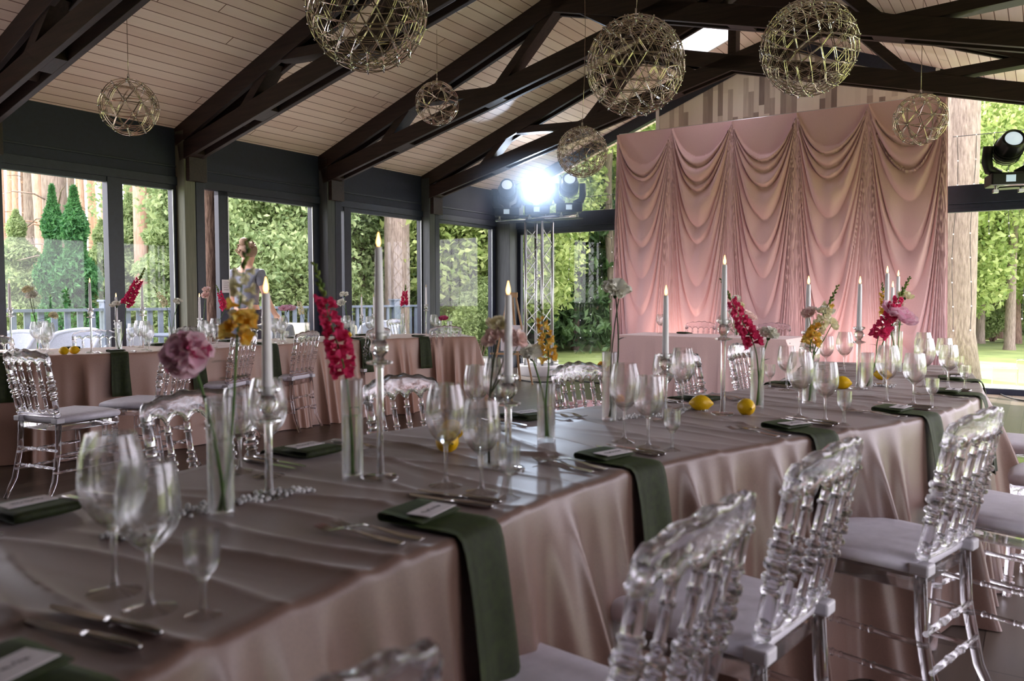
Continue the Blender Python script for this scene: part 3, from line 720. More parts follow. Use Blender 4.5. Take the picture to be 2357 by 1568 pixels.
def pendant_kind(R_, level, wr, seg):
    def fn():
        o = thing('pendant_lamp', 'x', 'pendant lamp'); vs, ed = icosphere(level)
        mb = MB()
        for r in (R_, R_*.93):
            for a, b in ed:
                pts = [vs[a].lerp(vs[b], k/seg).normalized()*r for k in range(seg+1)]
                mb.tube(pts, wr, 4, cap=False)
        mb.build('wire_lattice', 'wire', o, False)
        proto = None; rest = MB()
        for i, v in enumerate(vs):                # short lamp tubes at the knots of the lattice
            if i >= 100: rest.tube([v*R_*.90, v*R_*1.03], wr*2.2, 6); continue
            if proto is None: proto = MB().tube([(0,0,R_*.90),(0,0,R_*1.03)], wr*2.2, 6).build('lamp_tube', 'chrome', o, True); c = proto
            else: c = proto.copy(); C.objects.link(c); c.parent = o
            c.rotation_euler = v.to_track_quat('Z','Y').to_euler()
        if rest.v: rest.build('more_lamp_tubes', 'chrome', o, True)['kind'] = 'stuff'
        MB().tube([(0,0,R_*.86),(0,0,R_*1.16)], .010, 8).build('socket', 'chrome', o)
        return o
    return Kind(fn)
pS = pendant_kind(.226, 1, .0026, 4); pB = pendant_kind(.42, 2, .0031, 2); pM = pendant_kind(.24, 2, .0019, 2)
def pend_all():
    data = [(pS,297,247,63,.226,'small wire-sphere pendant hanging alone at the far left',0), (pB,845,22,135,.42,'largest wire-sphere pendant, cut by the top edge of the picture',0),
            (pS,1006,238,49,.226,'small wire-sphere pendant between the two left trusses and the big spheres',0), (pB,1463,152,110,.42,'big wire-sphere pendant left of the gable cladding',.03),
            (pM,1340,350,57,.24,'small dense wire-sphere pendant above the spotlights, left of the drape',.03), (pB,1862,110,106,.42,'big wire-sphere pendant in front of the gable cladding',0),
            (pS,2118,275,57,.226,'small wire-sphere pendant over the top right corner of the pink drape',0), (pM,742,8,44,.24,'small wire sphere half hidden behind the largest pendant at the top',0),
            (pM,1470,-32,47,.24,'wire sphere whose lower rim alone shows at the top edge, above a big sphere',0)]
    for k, x, y, r, R_, l, b in data:
        f = .9 if x == 1862 else 1.0
        # cord part must belong to each copy only: detach it from the prototype first
        Y = F*R_*f/r; c = P(x, y, Y); o = k(c, random.uniform(0,1), l, None, f)
        for ch in list(o.children):
            if ch.name.startswith('cord'): bpy.data.objects.remove(ch)
        q = c.x*PX + c.y*PY; top = (roofz(q)-c.z)/f
        pts = [(0,0,R_*1.1)]+[(math.sin(t*PI)*b, 0, R_*1.1+(top-R_*1.1)*t) for t in (.25,.5,.75)]+[(0,0,top)]
        MB().tube(pts, .0028, 5).build('cord', 'wire', o)
pend_all()
# ================================================================ pink drape
def drape():
    s = 10.9; q0, q1 = -5.33, -1.02; H_ = 3.61; nb = 5; W_ = q1-q0
    Sk = [0.0, .50]
    rr = random.Random(4)
    while Sk[-1] < 60: Sk.append(Sk[-1]*rr.choice((1.22, 1.3, 1.4)))
    base = Sk[1]
    offs = [[1+rr.uniform(-.10,.10) for _ in Sk] for _ in range(nb)]
    amps = [[rr.uniform(.6,1.2) for _ in Sk] for _ in range(nb)]
    asym = [rr.uniform(.44,.56) for _ in range(nb)]
    tilt = [.085, .04, 0, -.02, .05]
    def fold(u, v):                              # v metres below the top
        x = u*nb; i = min(int(x), nb-1); a = x-i
        aa = a/(2*asym[i]) if a < asym[i] else .5+(a-asym[i])/(2*(1-asym[i]))
        wv = (4*aa*(1-aa))
        w_ = max(wv, 1e-4)**.85
        S = v/w_
        if S < offs[i][1]*Sk[1]: 
            return 0.012*(1-math.exp(-v*2)) - .02*max(0, 1-(offs[i][1]*Sk[1]-S)/.06) * 0
        k = 1
        while k+1 < len(Sk)-1 and S >= offs[i][k+1]*Sk[k+1]: k += 1
        a0, a1 = offs[i][k]*Sk[k], offs[i][k+1]*Sk[k+1]
        ph = (S-a0)/(a1-a0)
        prof = (math.sin(min(ph,1)*PI*.5)**.7 if ph < .72 else max(0,math.cos((ph-.72)/.28*PI*.5))) if k % 2 else max(0,math.sin(min(max(ph,0),1)*PI))**.8
        A = amps[i][k]*(.012+.085*min(1, wv*1.25))*(1-.35*min(1, v/3.2))
        lowv = min(1, max(0, (v-1.4)/1.6))
        A *= 1-.35*lowv
        return A*prof+.03
    def side(u, v): return .015*math.sin(u*nb*2*PI*3.5+1.3*math.sin(u*17))*min(1, v/1.5)
    nu, nv = 620, 240
    def fn(u, v):
        d = v*H_; q = q0+u*W_
        flare = (d/H_)*.05; q += (u-.5)*2*flare*1.6
        z = H_-d
        if u < .02 or u > .98: pass
        return Vector((q, s-.05-fold(u, d)-side(u, d), z+(-.03*abs(math.sin(u*nb*PI)) if d < .001 else 0)*0))
    mb = MB().grid(fn, nu, nv)
    root = thing('backdrop_drape', 'tall pink fabric drape hung in deep swags from gathered points behind the small table', 'drape', (0,0,0), BA)
    mb.build('swagged_fabric', 'curtain', root)
    MB().grid(lambda u, v: Vector((q0+u*W_+(u-.5)*.16*(1-v), s+.04, v*H_)), 12, 8).build('backing_fabric', 'curtain', root)
    fr = MB(); fr.tube([(q0,s,H_),(q1,s,H_)], .02, 8)
    for q in (q0+.02, q1-.02, (q0+q1)/2): fr.tube([(q,s+.02,0),(q,s+.02,H_)], .02, 8)
    fr.build('support_frame', 'alu', root)
drape()
# ================================================================ moving heads on towers
def head_parts(o, lit):
    MB().box(-.16,-.13,.0,.16,.13,.11).build('base', 'black', o, False, .015)
    MB().box(-.045,-.134,.025,.03,-.128,.085).build('display', 'screen', o, False)
    ft = MB()
    for x in (-.1,.1): ft.tube([(x,-.03,0),(x,-.03,-.05)], .012, 8); ft.box(x-.02,-.05,-.06,x+.02,.0,-.03)
    ft.build('clamp', 'alu', o, False)
    yk = MB()
    for sd in (-1,1):
        yk.tube([(sd*.06,0,.11),(sd*.15,0,.15),(sd*.17,0,.22),(sd*.165,0,.36)], [.035,.045,.045,.04], 10)
    yk.build('yoke', 'black', o)
    hd = MB().lathe([(0,-.17),(.06,-.17),(.10,-.12),(.115,-.02),(.11,.06),(.095,.14),(.085,.17),(.075,.17),(.07,.15),(0,.15)], 28, cap=False)
    for k in range(5): hd.tube([(.118*math.cos(t), .118*math.sin(t), -.1+k*.03) for t in [j*2*PI/20 for j in range(20)]], .004, 4, closed=True)
    ln = MB().lathe([(0,.168),(.04,.165),(.069,.155)], 24, cap=False)
    for mbx in (hd, ln): mbx.xf(Matrix.Translation((0,0,.34)) @ Matrix.Rotation(math.radians(68), 4, 'X'))
    h = hd.build('head', 'black', o); l = ln.build('lens', 'lens_on' if lit else 'lens_dim', h)
def moving_head(p, rz, label, lit=False, sc_=1.2):
    o = thing('stage_spotlight', label, 'spotlight', p, rz); head_parts(o, lit); o.scale = (sc_,)*3
    return o
def tower(q, s, label, hq):
    p = B(q, s); o = thing('truss_tower', label, 'lighting tower', p, BA)
    H_ = 2.36; a = .15
    cn = [(-a,-a),(a,-a),(a,a),(-a,a)]
    for c in cn: MB().tube([(c[0],c[1],.04),(c[0],c[1],H_)], .024, 10).build('chord_tube', 'alu', o)
    lc = MB(); n = 9
    for i in range(4):
        c, d = cn[i], cn[(i+1) % 4]
        for k in range(n):
            z0, z1 = .1+(H_-.2)*k/n, .1+(H_-.2)*(k+1)/n
            A, B_ = ((c[0],c[1],z0),(d[0],d[1],z1)) if k % 2 else ((d[0],d[1],z0),(c[0],c[1],z1))
            lc.tube([A, B_], .008, 6, cap=False)
    lc.build('lacing', 'alu', o)
    MB().box(-.17,-.17,H_,.17,.17,H_+.03).build('top_plate', 'black', o, False)
    MB().lathe([(.28,.0),(.28,.035),(.1,.045),(0,.045)], 24).build('base_plate', 'alu', o)
    MB().tube([(-.72,-.12,H_+.055),(.72,-.12,H_+.055)], .025, 12).build('cross_bar', 'chrome', o)
    MB().box(-.72,-.10,H_+.02,.72,.10,H_+.035).build('bar_shelf', 'black', o, False)
    cb = MB().tube([(.05,0,H_),(.06,.02,1.9),(.03,-.02,1.4),(.07,0,.9),(.02,.02,.3)], .009, 6)
    cb.build('cable', 'black', o)
    return p
HZ = 2.36+.07
tp = tower(-6.52, 10.55, 'aluminium lattice tower carrying three spotlights in the far left corner', -6.52)
for dq, lab, lit in ((-.56,'left unlit moving spotlight on the corner tower',False), (0,'middle spotlight on the corner tower, glaring bright white',True), (.56,'right unlit moving spotlight on the corner tower',False)):
    p = B(-6.52+dq, 10.5, HZ+.04); moving_head(p, math.atan2(0-p.y, 0-p.x)+PI/2+(0.05 if dq > 0 else 0), lab, lit)
tower(.28, 10.25, 'aluminium lattice tower mostly outside the right edge, its bar reaching in', .28)
p = B(-.36, 10.2, HZ+.04-.07); moving_head(p, math.atan2(-p.y, -p.x)+PI/2+.25, 'single moving spotlight at the right edge of the picture, above the lawn view')
o = thing('tower_base_cover', 'white round cover around the foot of the corner tower', 'base cover', B(-6.52, 10.55))
MB().lathe([(.32,0),(.33,.02),(.33,.14),(.32,.16),(.31,.16),(.31,0)], 32, cap=False).build('cover', 'whitebase', o)
sp = bpy.data.lights.new('stage_beam', 'SPOT'); so = bpy.data.objects.new('stage_beam', sp); C.objects.link(so)
p = B(-6.52, 10.5, HZ+.45); to = Vector((0,0,1.3)); dr = (to-p).normalized(); so.location = p+dr*.25
so.rotation_euler = (-dr).to_track_quat('Z','Y').to_euler(); sp.energy = 130; sp.spot_size = math.radians(120); sp.spot_blend = 1; sp.color = (.6,.75,1); sp.shadow_soft_size = .06
# uplights behind the small table wash the drape
for q, e in ((-4.3, 26), (-2.0, 22)):
    o = thing('floor_uplight', 'small black uplight on the floor behind the small table, %s' % ('left one' if q < -3 else 'right one'), 'uplight', B(q, 10.05), BA)
    MB().lathe([(.0,0),(.08,0),(.08,.12),(.07,.12),(.07,.10),(0,.10)], 20, cap=False).build('housing', 'black', o)
    l = bpy.data.lights.new('uplight', 'SPOT'); lo_ = bpy.data.objects.new('uplight', l); C.objects.link(lo_); lo_.location = B(q, 10.05, .14)
    d = (B(q, 10.85, 1.3)-lo_.location).normalized(); lo_.rotation_euler = (-d).to_track_quat('Z','Y').to_euler()
    l.energy = e; l.spot_size = math.radians(110); l.spot_blend = 1; l.color = (1,.74,.62); l.shadow_soft_size = .05
# thin scatter ball added to give the lit lamp its glare-like glow
hz = bpy.data.materials.new('glow_haze'); hz.use_nodes = True; hn = hz.node_tree.nodes; hl = hz.node_tree.links
hn.remove(hn['Principled BSDF']); vs_ = hn.new('ShaderNodeVolumeScatter'); vs_.inputs['Color'].default_value = (.75,.85,1,1); vs_.inputs['Anisotropy'].default_value = .35
htc = hn.new('ShaderNodeTexCoord'); hg = hn.new('ShaderNodeTexGradient'); hg.gradient_type = 'SPHERICAL'; hl.new(htc.outputs['Object'], hg.inputs[0])
hm = hn.new('ShaderNodeMath'); hm.operation = 'MULTIPLY'; hl.new(hg.outputs[1], hm.inputs[0]); hm.inputs[1].default_value = .40; hl.new(hm.outputs[0], vs_.inputs['Density'])
hl.new(vs_.outputs[0], hn['Material Output'].inputs['Volume']); M['haze'] = hz
hb_ = MB().ball((0,0,0), 1.0, 24, 16).build('haze', 'haze', None, True); hb_.location = B(-6.2, 10.1, HZ+.36); hb_.scale = (1.35,1.35,.72); hb_['kind'] = 'stuff'; tag(hb_, 'faint blue haze added as the glow around the lit corner spotlight', 'haze')
# ================================================================ crystal chairs (local: faces +y, back at -y)
def turned(mb, p0, p1, r, rings, n=12):
    """turned bar: rings = list of (t, bulge factor, half width)"""
    p0, p1 = Vector(p0), Vector(p1); L = (p1-p0).length
    ts = {0.0: r, 1.0: r}
    for t, f, hw in rings:
        h = hw/L
        for dt, k in ((-1.6, 1), (-1, .86), (-.6, f*.93), (0, f), (.6, f*.93), (1, .86), (1.6, 1)):
            tt = t+dt*h
            if 0 < tt < 1: ts[round(tt, 4)] = r*k
    k = sorted(ts); mb.tube([p0.lerp(p1, t) for t in k], [ts[t] for t in k], n)
def chair_fn():
    o = thing('crystal_chair', 'x', 'chair')
    SH = .455; ac = 'acrylic'
    # seat frame and cushion, trapezoid with bowed front
    def outline(off, n=9):
        w0, w1, y0, y1 = .185-off, .205-off, -.19+off, .20-off; pts = []
        for i in range(n): t = i/(n-1); pts.append((-w0+2*w0*t, y0-.0*math.sin(t*PI)))
        for i in range(n):
            t = i/(n-1); x = w1-2*w1*t; pts.append((x, y1+.03*math.cos(x/w1*PI/2)))
        return pts
    def slab(levels):
        mb = MB(); m = None
        for off, z in levels: 
            pts = outline(off); m = len(pts); mb.v += [(x,y,z) for x, y in pts]
        for k in range(len(levels)-1):
            for i in range(m): mb.f.append((k*m+i, k*m+(i+1)%m, (k+1)*m+(i+1)%m, (k+1)*m+i))
        mb.f.append(tuple(range(m-1,-1,-1))); mb.f.append(tuple((len(levels)-1)*m+i for i in range(m)))
        return mb
    slab([(.012,SH-.045),(.006,SH-.04),(.004,SH-.02),(.004,SH-.006),(.012,SH)]).build('seat_frame', ac, o, 'auto')
    slab([(.012,SH+.001),(.001,SH+.008),(-.003,SH+.022),(.001,SH+.036),(.018,SH+.046),(.05,SH+.050),(.10,SH+.052)]).build('seat_cushion', 'cushion', o, True)
    lr = [(.86,1.5,.006),(.80,1.3,.004),(.14,1.35,.006),(.10,1.2,.004)]
    for sx in (-1, 1):
        mb = MB(); turned(mb, (sx*.170,.185,SH-.04), (sx*.178,.20,0), .0165, lr); mb.build('leg', ac, o)
        mb = MB(); mb.tube([(sx*.165,-.19,SH+.02),(sx*.168,-.20,.30),(sx*.176,-.235,.12),(sx*.186,-.29,0)], [.017,.0165,.015,.013], 12)
        mb.build('leg', ac, o)
        # back post, leaning back
        mb = MB(); p0 = (sx*.165,-.19,SH+.02); p1 = (sx*.180,-.262,.845)
        turned(mb, p0, p1, .0165, [(.10,1.25,.006),(.36,1.3,.010),(.44,1.5,.008),(.52,1.55,.012),(.58,1.35,.006),(.63,1.55,.010),(.72,1.25,.005),(.92,1.35,.007)])
        mb.build('back_post', ac, o, 'auto')
        MB().box(sx*.167-.026,-.222,SH+.004,sx*.167+.026,-.168,SH+.036).build('cushion_strap', 'strap', o, False, .006)
    def py(z): return -.19-.072*(z-SH-.02)/(.845-SH-.02)
    def bow(x): return -.022*math.cos(x/.18*PI/2)
    nsp = 4; xs_ = [-.18+.36*(k+1)/(nsp+1) for k in range(nsp)]
    for x in xs_:
        mb = MB(); x0 = x*.93
        p0 = (x0, py(.53)+bow(x), .545); p1 = (x, py(.80)+bow(x), .80)
        turned(mb, p0, p1, .0095, [(.06,1.3,.004),(.30,1.5,.006),(.38,1.75,.008),(.46,1.5,.006),(.54,1.8,.009),(.64,1.4,.005),(.90,1.4,.005)], 10)
        mb.build('spindle', ac, o, 'auto')
    # scalloped lower rail joining the spindle feet
    pts = []
    seg = [-.172]+[x*.93 for x in xs_]+[.172]
    for a, b_ in zip(seg[:-1], seg[1:]):
        for k in range(6):
            t = k/6; x = a+(b_-a)*t; pts.append((x, py(.53)+bow(x), .545-.020*math.sin(t*PI)))
    pts.append((seg[-1], py(.53), .545)); MB().tube(pts, .0095, 8).build('lower_rail', ac, o)
    pts = [(-.17+.34*k/10, py(.49)+bow(-.17+.34*k/10)*.5, .505) for k in range(11)]
    MB().tube(pts, .010, 8).build('seat_rail', ac, o)
    # crest: solid plate, wavy top, arches beneath
    mb = MB(); NX = 61; NS = 12
    def ztop(x): return .875+.028*math.cos(x/.195*PI/2)+.004*math.cos(x/.39*2*PI*5+PI) 
    def zbot(x):
        t = (x+.18)/.36*(nsp+1); fr = t-math.floor(t); return .792+.036*math.sin(min(max(fr,0),1)*PI)**.55
    vs = []
    for i in range(NX):
        x = -.192+.384*i/(NX-1); zt = ztop(x); zb = zbot(max(-.18,min(.18,x)));
        if abs(x) > .18: zt -= (abs(x)-.18)*1.6; zb += (abs(x)-.18)*2
        zc, hh = (zt+zb)/2, (zt-zb)/2
        for k in range(NS):
            a = 2*PI*k/NS; ca, sa = math.cos(a), math.sin(a)
            z = zc+hh*math.copysign(abs(sa)**.7, sa); th = .0125*math.copysign(abs(ca)**.5, ca)*(1+.25*abs(sa))
            vs.append((x, py(z)+bow(x)+th, z))
    fs = [(i*NS+k, i*NS+(k+1)%NS, (i+1)*NS+(k+1)%NS, (i+1)*NS+k) for i in range(NX-1) for k in range(NS)]
    fs += [tuple(range(NS-1,-1,-1)), tuple((NX-1)*NS+k for k in range(NS))]
    mb.add(vs, fs); mb.build('crest_rail', ac, o)
    def st(p, q, name='stretcher'):
        mb = MB(); turned(mb, p, q, .0085, [(.36,1.45,.005),(.42,1.2,.004),(.58,1.2,.004),(.64,1.45,.005)], 8); mb.build('stretcher', ac, o)
    for z in (.17, .27):
        for sx in (-1, 1): st((sx*.176,.195,z), (sx*.172,-.21-.03*(.3-z)/.2,z))
        st((-.17,-.21-.15*(.27-z)*1.2,z+.03), (.17,-.21-.15*(.27-z)*1.2,z+.03))
    st((-.176,.195,.22), (.176,.195,.22))
    return o
chair = Kind(chair_fn)
def chair_back(xL, yL, xR, yR, label, zt=.87, group=None, flip=False):
    """place by the two ends of the crest as seen, then keep the real chair width"""
    def at(x, y): return T(x, y, zt)
    a, b_ = at(xL, yL), at(xR, yR); m_ = (a+b_)/2; d = (b_-a); d.z = 0; d.normalize()
    if flip: d = -d
    rz = math.atan2(d.y, d.x); f = Vector((-d.y, d.x, 0))
    o = m_ + f*.262; o.z = 0
    return chair(o, rz, label, group)
# ================================================================ draped tables
def sample(path, s):
    """point and tangent at arclength s"""
    acc = 0
    for a, b_ in zip(path[:-1], path[1:]):
        L = (b_-a).length
        if acc+L >= s: return a.lerp(b_, (s-acc)/L), (b_-a).normalized()
        acc += L
    return path[-1], (path[-1]-path[-2]).normalized()
def plen(path): return sum((b_-a).length for a, b_ in zip(path[:-1], path[1:]))
def smooth_frames(path, n):
    L = plen(path); fr = []
    for i in range(n):
        s = L*i/(n-1); p, _ = sample(path, s); a, _ = sample(path, max(0, s-.15)); b_, _ = sample(path, min(L, s+.15))
        t = (b_-a).normalized(); fr.append((p, t, Vector((t.y, -t.x, 0)), s))
    return fr
def nearest(fr, p):
    best = min(range(len(fr)), key=lambda i: (fr[i][0].x-p.x)**2+(fr[i][0].y-p.y)**2)
    q, t, r, s = fr[best]; return s, (Vector((p.x,p.y,0))-q).dot(r)
def table_cloth(path, hw, seed, label, name='tablecloth', m='cloth', step=.009, wr=1.0, wrinkle=True, group=None, pleat=None, hang_amp=.05, flat=()):
    rr = random.Random(seed); L = plen(path); n = max(8, int(L/step)); fr = smooth_frames(path, n)
    H_ = TH
    flat = [(nearest(fr, p_)[0], sd_) for p_, sd_ in flat]
    # top ridges
    rid = []; s = .1
    while s < L:
        rid.append((s, rr.uniform(-.35,.35), rr.uniform(.007,.018), rr.uniform(.004,.012), rr.uniform(-hw,hw), rr.uniform(.3,.9), rr.uniform(-.6,.6))); s += rr.uniform(.035,.13)
    ph = [rr.uniform(0,6.28) for _ in range(12)]
    def ridge(s, x):
        z = 0
        for (s0, k, sg, A, xc, xl, cv) in rid:
            c = s0+k*x+cv*x*x
            d = (s-c)/sg
            if abs(d) < 6:
                w_ = math.exp(-((x-xc)/xl)**2); z += A*w_*(math.exp(-d*1.5) if d > 0 else math.exp(d*.42))
        for (sf, sd_) in flat:
            if x*sd_ > hw-.24 and abs(s-sf) < .14: z *= min(1, max(.12, (abs(s-sf)-.075)/.065))
        return z*wr
    def f(s, side):                              # hanging fold profile, sharpened
        a = ph[0 if side > 0 else 6:]
        if pleat: 
            return .5+.5*math.tanh(3*math.sin(2*PI*s/pleat))
        v = .5+.22*math.sin(s*2*PI/.42+a[0]+1.4*math.sin(s*1.9+a[1]))+.18*math.sin(s*2*PI/.19+a[2]+1.8*math.sin(s*2.7+a[3]))+.10*math.sin(s*2*PI/.11+a[4]+2*math.sin(s*3.3))
        return min(1.3, max(0, v*1.25))**2.1
    prof = []                                    # (u across, z fraction 0 top..1 hem)
    nd = 16; R_ = .018
    K = [('d', 1-j/nd) for j in range(nd)]
    nt = 44
    vs = []; cols = nd*2+nt+8
    for i, (p, t, r, s) in enumerate(fr):
        row = []
        for side in (-1, 1):
            seq = []
            mk = 1.0
            for (sf, sd_) in flat:
                if sd_ == side: mk = min(mk, min(1, max(0, (abs(s-sf)-.08)/.09)))
            ff = f(s, side)*mk; f2 = f(s+.03, side)*mk
            ez = .002+ridge(s, side*hw)
            for j in range(nd, 0, -1):
                k = j/nd; g = k**.75
                out = .022+.10*k*.55+hang_amp*2.0*ff*g*(1 if j < nd else 1.05)
                tz = H_-.028-(H_-.032)*k
                if j == nd: tz = .004
                along = .03*g*(f2-ff)
                row_p = p + r*(side*(hw+out)) + t*along; seq.append((row_p.x, row_p.y, max(.004, tz)))
            for ang in (10, 35, 60, 85):
                a = math.radians(ang); q = p + r*(side*(hw-.0+R_*math.cos(a)+.004)); seq.append((q.x, q.y, H_-R_+R_*math.sin(a)+ez*math.sin(a)))
            if side < 0: row += seq
            else: right = seq[::-1]
        for j in range(nt):
            x = -hw+.02+(2*hw-.04)*j/(nt-1); z = ridge(s, x)
            q = p+r*x; row.append((q.x, q.y, H_+z))
        row += right; vs += row
    nc = len(vs)//n; mb = MB()
    fs = [(i*nc+j, (i+1)*nc+j, (i+1)*nc+j+1, i*nc+j+1) for i in range(n-1) for j in range(nc-1)]
    mb.add(vs, fs)
    # closed ends: hanging fall across each end
    for e, sg in ((0, -1), (n-1, 1)):
        p, t, r, s = fr[e]; top = [Vector(v) for v in vs[e*nc+nd:(e+1)*nc-nd]]
        rows = [top]
        for j in range(1, nd+1):
            k = j/nd; row = []
            for c, v in enumerate(top):
                x = (v-p).dot(r); ff = f(x*1.3+7, 1); out = (.02+.07*k+hang_amp*1.6*ff*k**.8)
                sc_ = 1+.18*k*abs(x)/hw
                row.append(p + r*(x*sc_) + t*(sg*out) + Vector((0,0,(max(.004, H_-.028-(H_-.032)*k))-p.z)))
            rows.append(row)
        fl_ = [v for row in rows for v in row]; m_ = len(top)
        mb.add(fl_, [(a*m_+b_, a*m_+b_+1, (a+1)*m_+b_+1, (a+1)*m_+b_) for a in range(nd) for b_ in range(m_-1)])
        for c, idx in ((0, lambda j: e*nc+nd-j), (m_-1, lambda j: (e+1)*nc-1-nd+j)):     # corner folds joining side and end
            pr = [vs[idx(j)] for j in range(1, nd+1)]; qr = [rows[j][c] for j in range(1, nd+1)]; t0 = rows[0][c]
            mb.add([t0]+pr+qr, [(0, 1, 1+nd)]+[(j, j+1, j+1+nd, j+nd) for j in range(1, nd)])
    root = thing('banquet_table', label, 'table', (fr[n//2][0].x, fr[n//2][0].y, 0), 0, group)
    mb.xf(Matrix.Translation((-fr[n//2][0].x, -fr[n//2][0].y, 0)))
    mb.build(name, m, root, True)
    tp = MB(); ft = smooth_frames(path, 60); base = Vector((fr[n//2][0].x, fr[n//2][0].y, 0))
    vv = []
    for p, t, r, s in ft:
        for x, z in ((-hw+.01,H_-.005),(hw-.01,H_-.005),(hw-.01,H_-.035),(-hw+.01,H_-.035)): q = p+r*x-base; vv.append((q.x,q.y,z))
    tp.add(vv, [(i*4+k, i*4+(k+1)%4, (i+1)*4+(k+1)%4, (i+1)*4+k) for i in range(59) for k in range(4)]+[(3,2,1,0),(236,237,238,239)])
    tp.build('tabletop', 'oak', root, False)
    k = 0
    for i in range(3, 60, 14):
        p, t, r, s = ft[i]
        for x in (-hw+.08, hw-.08): q = p+r*x-base; MB().tube([(q.x,q.y,H_-.035),(q.x,q.y,0)], .018, 8).build('leg', 'greypost', root)
    def zt(s, x): return H_+ridge(s, x)
    return root, fr, L, zt
NS = [(20,1600),(1065,1215),(1490,1078),(1900,1003),(2135,958),(2238,912),(2264,880)]
FS = [(60,1180),(665,1040),(1195,960),(1572,918),(1800,885),(1880,848)]
NEAR = cr([(-1.55,-.35,0),(-1.30,.20,0),(-1.03,.66,0),(-.74,1.22,0),(-.47,1.64,0),(-.21,2.04,0),(.13,2.40,0),(.62,2.76,0),(1.17,3.15,0),(1.65,3.68,0),(2.05,4.40,0),(2.38,5.10,0)], 12)
HW = .435
near_root, nfr, nL, nz = table_cloth(NEAR, HW, 5, 'long curving banquet table in dusty pink cloth across the foreground', hang_amp=.08,
    flat=[(T(x, y), 1) for x, y in NS]+[(T(x, y), -1) for x, y in FS])
LS = [(12,822),(290,820),(462,806),(612,794),(812,781),(972,777)]
LEFT = cr([(-5.3,5.45,0),(-4.5,5.75,0),(-3.75,6.12,0),(-3.15,6.48,0),(-2.72,7.05,0),(-2.25,7.75,0),(-1.7,8.38,0),(-1.1,8.85,0),(-.52,9.05,0)], 12)
LHW = .42
left_root, lfr, lL, lz = table_cloth(LEFT, LHW, 9, 'long banquet table in rose-beige cloth along the left windows', m='cloth_sat', step=.02, wr=.6, hang_amp=.06,
    flat=[(T(x, y), 1) for x, y in LS])
SWT = [B(-4.05, 8.62), B(-3.1, 8.62), B(-2.15, 8.62)]
sw_root, sfr, sL, sz = table_cloth(SWT, .38, 3, 'small straight table in pale pleated cloth in front of the pink drape', m='swcloth', step=.01, wr=0, pleat=.24, hang_amp=.012)
def on(fr, zf, p, off=0):
    s, x = nearest(fr, p); return Vector((p.x, p.y, zf(s, x)+off))
def nearp(x, y, off=-.001): return on(nfr, nz, T(x, y), off)
def leftp(x, y, off=-.001): return on(lfr, lz, T(x, y), off)
# ================================================================ tableware kinds
def glass_kind(h, rb, stem, rim, rf, name, lab, wide=.55, rs=.0038):
    def fn():
        bh = h-stem; out = []
        out += [(rf*.98,0),(rf,.0015),(rf*.7,.004),(rf*.25,.0085),(rs*1.3,.016),(rs,stem*.5),(rs*1.25,stem*.93),(rs*2.2,stem)]
        for k in range(1, 13):
            t = k/12
            if t < wide: r = rb*math.sin(min(1,(t/wide))*PI/2)**.52
            else: r = rim+(rb-rim)*math.cos((t-wide)/(1-wide)*PI/2)
            out.append((max(r, rs*2.2), stem+bh*t))
        th = .0011; inner = [(max(r-th,0.0005), z) for r, z in out[8:]][::-1]; inner[0] = (out[-1][0]-th, out[-1][1])
        inner.append((.001, stem+.006))
        o = MB().lathe(out+inner, 24).build(name, 'glass', None, 'auto'); tag(o, 'x', 'glass'); return o
    return Kind(fn)
gA = glass_kind(.232, .046, .095, .034, .038, 'wine_glass', '', .5)
gB = glass_kind(.205, .042, .085, .034, .036, 'wine_glass', '', .45)
gC = glass_kind(.115, .023, .052, .023, .024, 'liqueur_glass', '', .5, .004)
def vase_kind(h, r, wl, m='glass'):
    def fn():
        o = thing('glass_vase', 'x', 'vase')
        MB().lathe([(r*.9,0),(r*.96,.003),(r*.96,h*.5),(r*.98,h*.75),(r,h-.002),(r-.0008,h),(r-.0016,h-.002),(r*.98-.0020,h*.75),(r*.96-.0022,h*.5),(r*.94-.002,.012),(.001,.010)], 28).build('vessel', m, o, 'auto')
        MB().lathe([(.001,.0125),(r*.93-.003,.0135),(r*.955-.003,wl),(.001,wl)], 24).build('water', 'water', o, 'auto')
        return o
    return Kind(fn)
vT = vase_kind(.235, .026, .15); vS = vase_kind(.115, .030, .07); vM = vase_kind(.17, .028, .10)
def holder_kind(h):
    def fn():
        prof = [(.040,0),(.042,.003),(.040,.007),(.012,.009),(.009,.014),(.0078,h*.35),(.0085,h-.085),(.011,h-.078),(.030,h-.073),(.031,h-.069),(.013,h-.064),(.010,h-.058),
                (.018,h-.048),(.023,h-.036),(.018,h-.024),(.014,h-.018),(.026,h-.008),(.027,h-.003),(.020,h),(.0125,h),(.0125,h-.018),(.001,h-.019)]
        o = MB().lathe(prof, 20).build('candle_holder', 'crystal', None, 'auto'); tag(o, 'x', 'candle holder'); return o
    return Kind(fn)
hT, hM, hS = holder_kind(.345), holder_kind(.285), holder_kind(.235)
HH = {id(hT): .345, id(hM): .285, id(hS): .235}
def candle_kind(lit):
    def fn():
        o = thing('taper_candle', 'x', 'candle')
        MB().lathe([(.0110,0),(.0112,.01),(.0100,.12),(.0082,.208),(.0070,.214),(.0028,.216),(0.001,.216)], 18).build('wax_taper', 'wax', o)
        MB().lathe([(.001,.214),(.0030,.216),(.0052,.222),(.0050,.229),(.0030,.238),(.0008,.248)], 12).build('flame', 'flame' if lit else 'flameoff', o)
        return o
    return Kind(fn)
cL = candle_kind(True); cU = candle_kind(False)
def candle(p, hk, lab, labh, lit=True, group=None):
    hk(p, 0, labh, group and group+' holders'); q = Vector(p); q.z += HH[id(hk)]-.0175; (cL if lit else cU)(q, random.uniform(0,6), lab, group)
